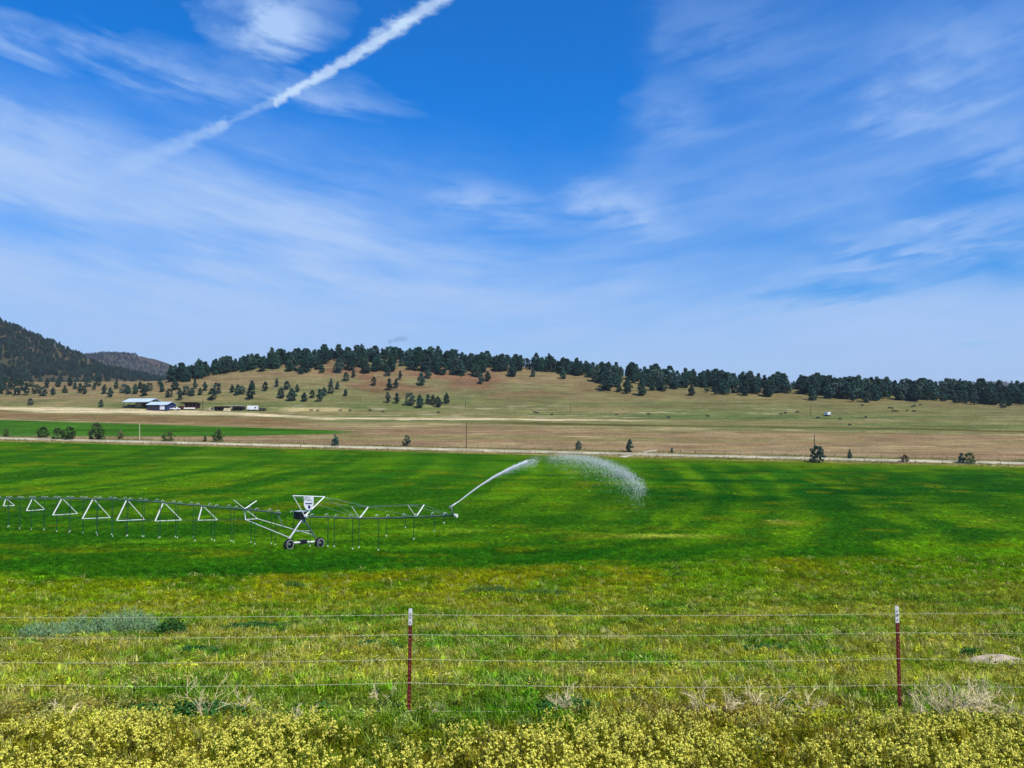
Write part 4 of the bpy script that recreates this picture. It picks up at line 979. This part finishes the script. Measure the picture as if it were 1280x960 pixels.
def trailer(px, row, L, Hh, label, body, rz=0.05):
    p, k_, T, RT = local(px, row, rz); o = empty('trailer', p, label, 'trailer')
    m = MB(); m.box(T(0, 0, 0.55 + Hh / 2), (L, 2.4, Hh), RT); b = m.build('body', body, o)
    MB().box(T(0, 0, 0.60 + Hh), (L - 0.2, 2.2, 0.12), RT).build('roof', body, b)
    for x in (-L * 0.32, L * 0.18):
        m = MB(); m.lathe([(0.001, -0.12), (0.42, -0.12), (0.42, 0.12), (0.001, 0.12)], T(x, -1.15, 0.42), (0, 1, 0), 12); m.build('wheel', BLACK, o)
        m = MB(); m.lathe([(0.001, -0.12), (0.42, -0.12), (0.42, 0.12), (0.001, 0.12)], T(x, 1.15, 0.42), (0, 1, 0), 12); m.build('wheel', BLACK, o)
    MB().tube([T(L / 2, 0, 0.5), T(L / 2 + 1.2, 0, 0.42)], 0.08, 5).build('hitch', DARKW, o)
    MB().box(T(L * 0.3, -1.22, 0.55 + Hh * 0.55), (0.8, 0.06, Hh * 0.35), RT).build('window', GLASS, b)
trailer(316, 513.3, 5.9, 2.2, 'long white trailer parked at the right end of the farm', WHITE)
trailer(328, 513.6, 3.6, 1.0, 'low dark flat trailer at the far right end of the farm', DARKW)
trailer(1034.5, 520, 2.6, 1.4, 'small white trailer standing alone among cattle on the right pasture', WHITE, 0.5)
def pickup(px, row, rz, label, body):
    p, k_, T, RT = local(px, row, rz); o = empty('pickup_truck', p, label, 'truck', 'trucks at the farm')
    MB().prism([T(x, -0.95, z) for x, z in ((-2.7, 0.5), (2.7, 0.5), (2.75, 0.95), (2.6, 1.15), (1.3, 1.2), (0.75, 1.85), (-0.6, 1.9), (-0.85, 1.2), (-2.7, 1.15))], RT @ Vector((0, 1.9, 0))).build('body', body, o)
    MB().prism([T(x, -0.98, z) for x, z in ((-0.7, 1.25), (1.1, 1.25), (0.65, 1.78), (-0.5, 1.8))], RT @ Vector((0, 1.96, 0))).build('window', GLASS, o)
    for x in (-1.7, 1.75):
        for y in (-0.85, 0.85): MB().lathe([(0.001, -0.13), (0.4, -0.13), (0.4, 0.13), (0.001, 0.13)], T(x, y, 0.4), RT @ Vector((0, 1, 0)), 12).build('wheel', BLACK, o)
pickup(161.5, 509.6, 0.2, 'dark pickup truck parked at the left end of the open barn', mat('dark_truck_paint', (0.02, 0.02, 0.03), 0.4, 0, 0.1, 1))
pickup(219, 512.6, 0.1, 'pale pickup truck parked just right of the blue shed', WHITE)
pickup(227, 511.5, 2.6, 'dark red pickup truck between the blue and red sheds', mat('dark_red_paint', (0.12, 0.02, 0.02), 0.4, 0, 0.1, 1))

# ------------------------------------------------------------------ cattle
def cow_mesh():
    J = [(0, 0, 1.0), (0.45, 0, 1.02), (0.8, 0, 1.05), (1.0, 0, 1.05), (1.2, 0, 0.75), (1.36, 0, 0.42), (1.5, 0, 0.2), (-0.4, 0, 1.04), (-0.72, 0, 1.08), (-0.92, 0, 1.0), (-0.98, 0, 0.6)]
    Rr = [.38, .38, .36, .27, .19, .15, .09, .37, .33, .08, .03]
    E = [(0, 1), (1, 2), (2, 3), (3, 4), (4, 5), (5, 6), (0, 7), (7, 8), (8, 9), (9, 10)]
    for fx, root in ((0.72, 2), (-0.66, 8)):
        for s in (-1, 1):
            b = len(J); bend = 0.05 if fx > 0 else -0.1
            J += [(fx, s * 0.2, 0.72), (fx + bend, s * 0.2, 0.4), (fx, s * 0.2, 0.06)]; Rr += [.15, .085, .07]; E += [(root, b), (b, b + 1), (b + 1, b + 2)]
    for s in (-1, 1): J.append((1.28, s * 0.2, 0.56)); Rr.append(0.05); E.append((4, len(J) - 1))
    me = bpy.data.meshes.new('cow_skeleton'); me.from_pydata(J, E, []); ob = bpy.data.objects.new('cow_skeleton', me); col.objects.link(ob)
    ob.modifiers.new('skin', 'SKIN'); sk = me.skin_vertices[0].data if me.skin_vertices else None
    if sk is None: me.skin_vertices.new() if hasattr(me.skin_vertices, 'new') else None; sk = me.skin_vertices[0].data
    for i, r_ in enumerate(Rr): sk[i].radius = (r_ * (0.85 if i < 9 else 1), r_)
    sk[0].use_root = True
    ob.modifiers.new('sub', 'SUBSURF').levels = 1
    dg = bpy.context.evaluated_depsgraph_get(); out = bpy.data.meshes.new_from_object(ob.evaluated_get(dg))
    bpy.data.objects.remove(ob); bpy.data.meshes.remove(me); return out
COWM = mat('black_hide', (0.018, 0.015, 0.014), 0.7, 0, 0.3, 3)
try: cow = cow_mesh()
except Exception as ex: print('cow', ex); cow = None
if cow:
    cow.name = 'cow'; cow.materials.clear(); cow.materials.append(COWM); cow.polygons.foreach_set('use_smooth', [True] * len(cow.polygons))
    herd = [(x / 3.765 + 940, y / 3.765 + 440, 'right') for x, y in ((133, 296), (155, 289), (212, 285), (308, 312), (413, 318), (462, 345), (521, 253), (535, 308), (645, 265), (660, 267), (683, 282), (668, 280), (730, 277), (765, 281), (758, 260), (767, 255), (795, 252))] + \
           [(x / 3.556 + 600, y / 3.556 + 440, 'middle') for x, y in ((240, 270), (253, 273), (320, 280), (606, 281), (747, 278), (836, 293), (1010, 288))] + \
           [(x / 4 + 300, y / 4 + 420, 'left') for x, y in ((358, 374), (390, 376), (500, 375), (548, 375), (652, 375), (712, 380), (995, 385))]
    herd.sort(); seen = {}
    for px, row, s in herd:
        seen[s] = seen.get(s, 0) + 1
        p = hit(px, row + 0.6, 200); o = bpy.data.objects.new('cow', cow); col.objects.link(o); o.location = p; o.rotation_euler = (0, 0, random.choice([0, 3.1]) + random.gauss(0, 0.5)); o.scale = (0.85,) * 3
        tag(o, {'right': 'black cow on the right pasture near the white trailer', 'middle': 'black cow on the middle pasture above the water spray', 'left': 'black cow on the strip below the juniper row'}[s] + ', %s from the left' % ORD[seen[s] - 1], 'cow', 'cattle on the %s pasture' % s)

# ------------------------------------------------------------------ ground vegetation
def blade(mb, r_, base_, lean, h_, w_):
    a = r_.uniform(0, 6.28); b = Vector(base_); d = Vector((math.cos(a), math.sin(a), 0)); s = Vector((-d.y, d.x, 0)) * w_
    m_ = b + d * lean * 0.35 + Vector((0, 0, h_ * 0.6)); t = b + d * lean + Vector((0, 0, h_))
    mb.add([b - s, b + s, m_ + s * 0.8, m_ - s * 0.8, t], [(0, 1, 2, 3), (3, 2, 4)])
def tuft(seed, n, spread, w_, lean=0.45):
    r_ = random.Random(seed); mb = MB()
    for i in range(n):
        a = r_.uniform(0, 6.28); q_ = spread * math.sqrt(r_.random())
        blade(mb, r_, (q_ * math.cos(a), q_ * math.sin(a), -0.06), lean * r_.uniform(0.2, 1.1), r_.uniform(0.45, 1.0), w_ * r_.uniform(0.7, 1.3))
    return mb
def leafy(seed, n, spread, leaf):
    r_ = random.Random(seed); mb = MB()
    for i in range(n):
        a = r_.uniform(0, 6.28); q_ = spread * math.sqrt(r_.random()); z = r_.uniform(0.15, 1.0) * (1 - 0.45 * (q_ / spread) ** 2)
        p = Vector((q_ * math.cos(a), q_ * math.sin(a), z)); n_ = Vector((r_.gauss(0, .6), r_.gauss(0, .6), 0.9)).normalized()
        u_ = n_.orthogonal().normalized(); u_ = Matrix.Rotation(r_.uniform(0, 6.28), 3, n_) @ u_ * leaf * r_.uniform(0.7, 1.3); v_ = n_.cross(u_) * 0.55
        mb.add([p - u_, p - v_, p + u_, p + v_], [(0, 1, 2, 3)])
    for i in range(5):
        a = r_.uniform(0, 6.28); q_ = spread * 0.5 * r_.random(); p = Vector((q_ * math.cos(a), q_ * math.sin(a), 0))
        mb.tube([p + Vector((0, 0, -0.08)), p * 1.3 + Vector((0, 0, 0.75))], [0.02, 0.01], 3, False)
    return mb
def pick(n, y0, y1, half=0.80, seed=0, power=None):
    r_ = np.random.default_rng(seed)
    if power is None: Y = np.sqrt(r_.uniform(y0 ** 2, y1 ** 2, n))
    else: Y = (r_.uniform(0, 1, n) * (y1 ** (power) - y0 ** (power)) + y0 ** (power)) ** (1 / power)
    X = r_.uniform(-half, half, n) * (Y + 1.5)
    return X, Y, r_
VEG = tint_mat('leaf_and_blade', 0.3)
def lay(name, label, cat, variants, X, Y, h_, wsc, var, tint, mats=None, tilt=0.12):
    n = len(X); Z = hgt(X, Y); P = np.stack([X, Y, Z], 1)
    rot = np.stack([rng.normal(0, tilt, n), rng.normal(0, tilt, n), rng.uniform(0, 6.28, n)], 1)
    o = scatter(name, variants, mats or [VEG], P, rot, np.stack([wsc, wsc, h_], 1), var, np.clip(tint, 0.003, 1))
    return tag(o, label, cat, kind='stuff')
def jit(c, r_, k=0.3, g=0.10):
    n = len(c); return c * r_.uniform(1 - k, 1 + k, (n, 1)) * (1 + r_.uniform(-g, g, (n, 3)))
# rough grass and weeds
gv = [tuft(1, 14, 0.35, 0.028), tuft(2, 18, 0.5, 0.024, 0.6), leafy(3, 22, 0.5, 0.11), tuft(4, 9, 0.3, 0.02, 0.7), leafy(5, 30, 0.6, 0.09)]
X, Y, r_ = pick(70000, 4.2, 70, 0.80, 21, 1.05)
Xn, Yn, _ = pick(16000, 5.0, 10.5, 0.95, 25); X = np.concatenate([X, Xn]); Y = np.concatenate([Y, Yn])
gc_, gz_, gpx, grow = ground_colour(X, Y)
bw = np.interp(gpx, [0, 300, 640, 900, 1280], [724, 724, 716, 702, 690])
k_ = (grow > bw - 2 + r_.normal(0, 7, len(X))); X, Y, gc_, gpx, grow = X[k_], Y[k_], gc_[k_], gpx[k_], grow[k_]; n = len(X)
patchy = fbm(X / 1.8, Y / 1.8, 301); var = r_.choice(5, n, p=[0.3, 0.25, 0.17, 0.13, 0.15])
h_ = r_.uniform(0.07, 0.17, n) * (0.6 + 1.0 * patchy) * np.interp(Y, [4, 9, 11, 20, 40, 66], [1.1, 1.0, 1.0, 1.15, 1.6, 2.0])
ws = h_ * r_.uniform(0.8, 1.5, n) * np.interp(Y, [10, 30, 66], [1, 1.3, 1.6])
t_ = jit(gc_ * 2.3, r_, 0.3, 0.12) * np.exp(r_.normal(0, 0.4, (n, 1))) * np.interp(grow, [700, 745, 800, 850], [0.62, 0.74, 0.9, 1.0])[:, None]
straw = (r_.random(n) < np.interp(grow, [700, 760, 800, 880], [0.05, 0.12, 0.24, 0.24])) & (var != 2); t_[straw] = jit(np.tile(C(205, 200, 118), (straw.sum(), 1)), r_, 0.35)
dk = (fbm(X / 2.2, Y / 1.6, 302) > 0.60); t_[dk] *= (0.62, 0.86, 0.6)
lay('meadow_weeds', 'rough grass and weeds covering the slope behind the fence', 'weeds', gv, X, Y, h_, ws, var, t_)
# alfalfa
av = [leafy(11, 40, 0.6, 0.10), leafy(12, 34, 0.7, 0.12), leafy(13, 46, 0.8, 0.09)]
X, Y, r_ = pick(100000, 40, 255, 0.78, 22, 0.55)
gc_, gz_, gpx, grow = ground_colour(X, Y)
bw = np.interp(gpx, [0, 300, 640, 900, 1280], [724, 724, 716, 702, 690]) + (fbm(X / 14, Y / 22, 41) - 0.5) * 26
k_ = (grow < bw + 3) & (r_.random(len(X)) < 1.05 - sm(Y, 90, 255)); X, Y, gc_, grow = X[k_], Y[k_], gc_[k_], grow[k_]; n = len(X)
h_ = r_.uniform(0.14, 0.30, n) * (0.6 + 0.8 * fbm(X / 4, Y / 4, 303)); ws = r_.uniform(0.25, 0.5, n) * np.interp(Y, [40, 90, 175, 255], [1, 1.2, 1.5, 1.6])
lay('alfalfa_crop', 'lush green alfalfa crop growing in the irrigated field', 'crop', av, X, Y, h_, ws, r_.integers(0, 3, n), jit(gc_ * 1.62, r_, 0.35, 0.14) * np.exp(r_.normal(0, 0.38, (n, 1))))
# dry grass on the road verges
def verge(n, seed):
    r_ = np.random.default_rng(seed); X = r_.uniform(-330, 300, n); U = 277.3 + r_.choice([-1, 1], n) * r_.uniform(2.6, 9.5, n); Xg = np.arange(-340, 311, 10.0); Yg = np.array([road_y(x, 277.0) for x in Xg])
    return X, np.interp(X, Xg, Yg) + (U - 277.0), r_
X, Y, r_ = verge(9000, 27); k_ = fbm(X / 7, Y / 3, 321) > 0.42; X, Y = X[k_], Y[k_]; n = len(X)
t_ = np.where((fbm(X / 12, Y / 4, 322) > 0.52)[:, None], C(128, 134, 64)[None], C(184, 164, 112)[None])
lay('verge_grass', 'dry grass growing along both edges of the gravel road', 'grass', gv[:2] + gv[3:4], X, Y, r_.uniform(0.25, 0.8, n), r_.uniform(0.5, 1.2, n), r_.integers(0, 3, n), jit(t_, r_, 0.35))
# yellow mustard
def mustard(seed):
    r_ = random.Random(seed); mb = MB(); mb.cur = 0
    tips = []
    for s in range(r_.randint(3, 5)):
        a = r_.uniform(0, 6.28); L = r_.uniform(0.05, 0.32); z = r_.uniform(0.72, 1.0); t = Vector((L * math.cos(a), L * math.sin(a), z)); b = Vector((0, 0, -0.05))
        m_ = b + (t - b) * 0.55 + Vector((0, 0, 0.06)); mb.tube([b, m_, t], [0.010, 0.008, 0.005], 3, False); tips.append(t)
        for k in range(3):
            p = b + (t - b) * r_.uniform(0.15, 0.75); d = Vector((r_.gauss(0, 1), r_.gauss(0, 1), 0.4)).normalized() * 0.13; sd_ = d.cross(Vector((0, 0, 1))).normalized() * 0.025
            mb.add([p, p + d * 0.5 + sd_, p + d, p + d * 0.5 - sd_], [(0, 1, 2, 3)])
        for k in range(r_.randint(0, 2)):
            p = m_ + (t - m_) * r_.uniform(0.2, 0.6); q_ = p + Vector((r_.gauss(0, .08), r_.gauss(0, .08), r_.uniform(.06, .16))); mb.tube([p, q_], [0.006, 0.004], 3, False); tips.append(q_)
    mb.cur = 1
    for t in tips:
        for f_ in range(r_.randint(6, 11)):
            c = t + Vector((r_.gauss(0, 0.030), r_.gauss(0, 0.030), r_.uniform(-0.07, 0.02))); n_ = (c - t + Vector((r_.gauss(0, .02), r_.gauss(0, .02), 0.045))).normalized()
            u_ = n_.orthogonal().normalized() * 0.022; u_ = Matrix.Rotation(r_.uniform(0, 3), 3, n_) @ u_; v_ = n_.cross(u_)
            mb.add([c - u_ - v_ * .35, c + u_ - v_ * .35, c + u_ + v_ * .35, c - u_ + v_ * .35, c - v_ - u_ * .35 + n_ * .001, c - v_ + u_ * .35 + n_ * .001, c + v_ + u_ * .35 + n_ * .001, c + v_ - u_ * .35 + n_ * .001], [(0, 1, 2, 3), (4, 5, 6, 7)])
    return mb
PETAL = mat('yellow_petals', (0.97, 0.90, 0.15), 0.7, 0, 0.12, 30, 0.1, 0.25)
mv = [mustard(50 + i) for i in range(6)]
X, Y, r_ = pick(9300, 5.4, 9.5, 0.95, 23)
g = fbm(X / 0.9, Y / 0.7, 304) + 0.5 * (fbm(X / 2.4, Y / 2.0, 305) - 0.5); k_ = (g > 0.20 + 0.28 * sm(Y, 8.3, 9.5)) & (r_.random(len(X)) < 0.22 + 1.3 * (g - 0.22)); X, Y = X[k_], Y[k_]
X2, Y2, r2 = pick(8500, 9.6, 28, 0.80, 24, 1.2)
z2 = hgt(X2, Y2); p2, row2 = project(X2, Y2, z2)
g2 = fbm(X2 / 1.1, Y2 / 1.3, 306) - 0.10 * sm(p2, 750, 1000) * (row2 > 838) - 0.03 * (row2 > 850) + 0.12 * sm(Y2, 15, 20) + 0.04 * (p2 < 420)
k2 = r2.random(len(X2)) < sm(-g2, -0.48, -0.38) * 0.5; X2, Y2 = X2[k2], Y2[k2]
X = np.concatenate([X, X2]); Y = np.concatenate([Y, Y2]); n = len(X)
h_ = r_.uniform(0.20, 0.40, n) * np.where(Y > 9.5, 0.72, 1.0) * np.interp(Y, [5, 8.3, 9.5], [1.1, 1.0, 0.72])
gct = ground_colour(X, Y)[0]
lay('yellow_mustard', 'yellow flowering mustard massed along the bottom of the picture', 'wildflowers', mv, X, Y, h_, h_ * r_.uniform(0.8, 1.15, n), r_.integers(0, 6, n), jit(np.tile(C(138, 142, 40), (n, 1)), r_, 0.3), [VEG, PETAL])

# dry weed skeletons
DRY = mat('bleached_dry_stems', (0.80, 0.66, 0.37), 0.9, 0, 0.2, 10)
def dry_weed(px, row, h_, spread, n, label, seed):
    p = hit(px, row, 5); r_ = random.Random(seed); mb = MB()
    def grow(a, d, L, r0, lev):
        b = a + d * L * 0.5 + Vector((r_.gauss(0, .06), r_.gauss(0, .06), r_.gauss(0, .05))) * L; c = b + (d + Vector((r_.gauss(0, .35), r_.gauss(0, .35), r_.gauss(0.1, .3)))).normalized() * L * 0.5
        mb.tube([a, b, c], [r0, r0 * 0.8, r0 * 0.55], 3, False)
        if lev:
            for s in range(r_.randint(3, 5)):
                o_ = a + (c - a) * r_.uniform(0.35, 1.0); nd = (d + Vector((r_.gauss(0, .75), r_.gauss(0, .75), r_.gauss(0.1, .5)))).normalized()
                grow(o_, nd, L * r_.uniform(0.4, 0.65), r0 * 0.62, lev - 1)
    for i in range(int(n * 1.5)):
        a = r_.uniform(0, 6.28); d = Vector((math.cos(a) * spread, math.sin(a) * spread * 0.7, r_.uniform(0.5, 1.1))).normalized()
        grow(p + Vector((r_.gauss(0, .03), r_.gauss(0, .03), -0.03)), d, h_ * r_.uniform(0.5, 0.85), 0.0052, 2)
    tag(mb.build('dry_weed', DRY, loc=p), label, 'dry weed', 'bleached dead weeds along the fence')
for i, a in enumerate([(905, 897, 0.50, 0.6, 5, 'bleached dead weed with forked stems left of the right post'), (872, 893, 0.42, 0.4, 3, 'thin upright dead weed left of the forked dead weed'), (955, 893, 0.45, 0.9, 5, 'sprawling dead weed midway between forked weed and right post'),
        (1005, 895, 0.38, 0.9, 4, 'low dead weed closest to the right post on its left'), (1187, 900, 0.72, 0.8, 8, 'big bleached tumbleweed with a tall stem right of right post'), (1212, 897, 0.50, 1.2, 8, 'tangled dead bush beside the tall bleached tumbleweed'),
        (1244, 895, 0.48, 1.2, 9, 'dense bleached dead bush at the right edge'), (1140, 899, 0.32, 1.1, 4, 'small curled dead weed at the foot of the right post'), (706, 893, 0.36, 0.8, 7, 'small curled bleached weed right of the left post'),
        (262, 896, 0.50, 0.8, 4, 'tall forked dead weed on the dark green patch at left'), (85, 898, 0.36, 1.0, 3, 'low dead weed near the left edge'), (378, 905, 0.34, 0.5, 3, 'short dead weed between the dark patch and the left post'),
        (537, 893, 0.22, 1.1, 5, 'small dry tuft at the foot of the left post'), (480, 880, 0.30, 0.5, 2, 'thin pale dead stalk left of the left post'), (300, 893, 0.3, 0.7, 3, 'short dead weed right of the tall forked one')]):
    dry_weed(*a, 500 + i)
# grey-green shrubs and dark weed clumps in the meadow
GREYG = mat('grey_green_leaves', (0.27, 0.43, 0.20), 0.8, 0, 0.25, 6, 0.1, 0.25); DEEP = mat('deep_green_leaves', (0.05, 0.16, 0.03), 0.8, 0, 0.3, 6, 0.1, 0.25)
def bush(name, px, row, wpx, hpx, label, m, n, kind, seed, cat='shrub', group=None):
    p = hit(px, row, 8); k_ = p.y / F; r_ = random.Random(seed); W_ = wpx * k_ / 2; H_ = hpx * k_; mb = MB(); o = empty(name, p, label, cat, group)
    st = MB()
    for i in range(n):
        a = r_.uniform(0, 6.28); q_ = math.sqrt(r_.random()); x, y = W_ * q_ * math.cos(a), 0.45 * W_ * q_ * math.sin(a)
        z0 = h1(p.x + x, p.y + y); hh = H_ * (1 - 0.55 * q_ ** 2) * r_.uniform(0.6, 1.0)
        b = Vector((p.x + x, p.y + y, z0 - 0.02)); 
        if kind == 'upright':
            t = b + Vector((r_.gauss(0, .05), r_.gauss(0, .05), hh)); 
            if i % 4 == 0: st.tube([b, t], [0.006, 0.003], 3, False)
            for k in range(9):
                c = b + (t - b) * r_.uniform(0.2, 1.02); d = Vector((r_.gauss(0, .5), r_.gauss(0, .5), 0.9)).normalized() * r_.uniform(.06, .11); s_ = Vector((r_.gauss(0, 1), r_.gauss(0, 1), 0)).normalized() * 0.011
                mb.add([c, c + d * .5 + s_, c + d, c + d * .5 - s_], [(0, 1, 2, 3)])
        else:
            if i % 4 == 0: st.tube([b, b + Vector((0, 0, hh * 0.9))], [0.008, 0.004], 3, False)
            for k in range(7):
                c = b + Vector((r_.gauss(0, .05), r_.gauss(0, .05), hh * r_.uniform(0.2, 1))); n_ = Vector((r_.gauss(0, .6), r_.gauss(0, .6), .9)).normalized(); u_ = n_.orthogonal().normalized() * r_.uniform(.025, .05); v_ = n_.cross(u_) * .6
                mb.add([c - u_, c - v_, c + u_, c + v_], [(0, 1, 2, 3)])
    mb.build('leaves', m, o); st.build('stems', BARK, o)
bush('grey_green_shrub', 158, 792, 84, 36, 'tallest pale grey green shrub of the clump left in the meadow', GREYG, 430, 'upright', 61, 'shrub', 'grey green shrubs')
bush('grey_green_shrub', 108, 795, 70, 28, 'middle pale grey green shrub of the clump left in the meadow', GREYG, 260, 'upright', 62, 'shrub', 'grey green shrubs')
bush('grey_green_shrub', 55, 797, 66, 22, 'leftmost and lowest grey green shrub of the meadow clump', GREYG, 190, 'upright', 63, 'shrub', 'grey green shrubs')
bush('leafy_weed', 214, 795, 36, 28, 'deep green leafy weed right of the grey green shrubs', DEEP, 260, 'leafy', 64, 'weed')
for i, (px, row, w_, h_, lb) in enumerate(((185, 893, 84, 15, 'dark green leafy patch at left behind the yellow flowers'), (240, 894, 96, 20, 'larger dark green patch under the tall forked dead weed'), (298, 893, 40, 13, 'small dark green patch right of the forked dead weed'), (615, 741, 76, 14, 'dark green grass clump in the yellowish field strip'),
      (680, 743, 70, 9, 'low dark green clump right of the larger strip clump'), (705, 890, 70, 20, 'green grassy clump around the small curled weed'), (385, 890, 50, 13, 'dark green clump left of the left post base'), (250, 815, 50, 10, 'flat dark green weed patch below the grey shrubs'), (318, 786, 90, 12, 'dark green weed strip right of the grey shrubs'),
      (985, 888, 40, 16, 'green leafy clump between the dead weeds'), (368, 736, 26, 14, 'dark clump at the edge of the crop left of centre'), (1215, 820, 26, 13, 'dark green clump left of the bare soil mound'), (470, 808, 60, 10, 'dark green weed clump left of the left post'), (955, 812, 60, 9, 'dark green weed clump left of the right post'))):
    bush('leafy_weed', px, row, w_, h_, lb, DEEP, int(60 + w_ * 2.2), 'leafy', 70 + i, 'weed', 'dark green weed clumps')
# bare soil mound
p = hit(1246, 828, 8); mb = MB(); n1m, n2m = 28, 12; vs = []; fs = []
for j in range(n2m + 1):
    for i in range(n1m):
        a = i * math.tau / n1m; q_ = j / n2m; x = p.x + 0.75 * q_ * math.cos(a); y = p.y + 0.5 * q_ * math.sin(a)
        vs.append((x, y, h1(x, y) + (0.16 * (1 - q_ ** 1.6) - 0.05 * q_ ** 6) * (0.7 + 0.6 * float(fbm(np.array(x * 5), np.array(y * 5), 8)))))
for j in range(n2m):
    for i in range(n1m): fs.append((j * n1m + i, (j + 1) * n1m + i, (j + 1) * n1m + (i + 1) % n1m, j * n1m + (i + 1) % n1m))
mb.add(vs, fs); tag(mb.build('soil_mound', mat('sandy_soil', (0.52, 0.41, 0.27), 0.95, 0, 0.25, 7), loc=p, smooth=True), 'low mound of bare sandy soil in the grass at right', 'mound')

# ------------------------------------------------------------------ haze
hz = MB(); hz.box((0, 0, 150), (13400, 13400, 345))
hm = bpy.data.materials.new('haze_air'); hm.use_nodes = True; hn = hm.node_tree; hn.nodes.remove(hn.nodes['Principled BSDF'])
pv = hn.nodes.new('ShaderNodeVolumePrincipled'); pv.inputs['Color'].default_value = (0.86, 0.93, 1.0, 1); pv.inputs['Density'].default_value = 0.00007; pv.inputs['Anisotropy'].default_value = 0.2
hn.links.new(pv.outputs[0], hn.nodes['Material Output'].inputs['Volume'])
ho = hz.build('haze', hm); tag(ho, 'thin blue haze over the valley', 'haze', kind='stuff')
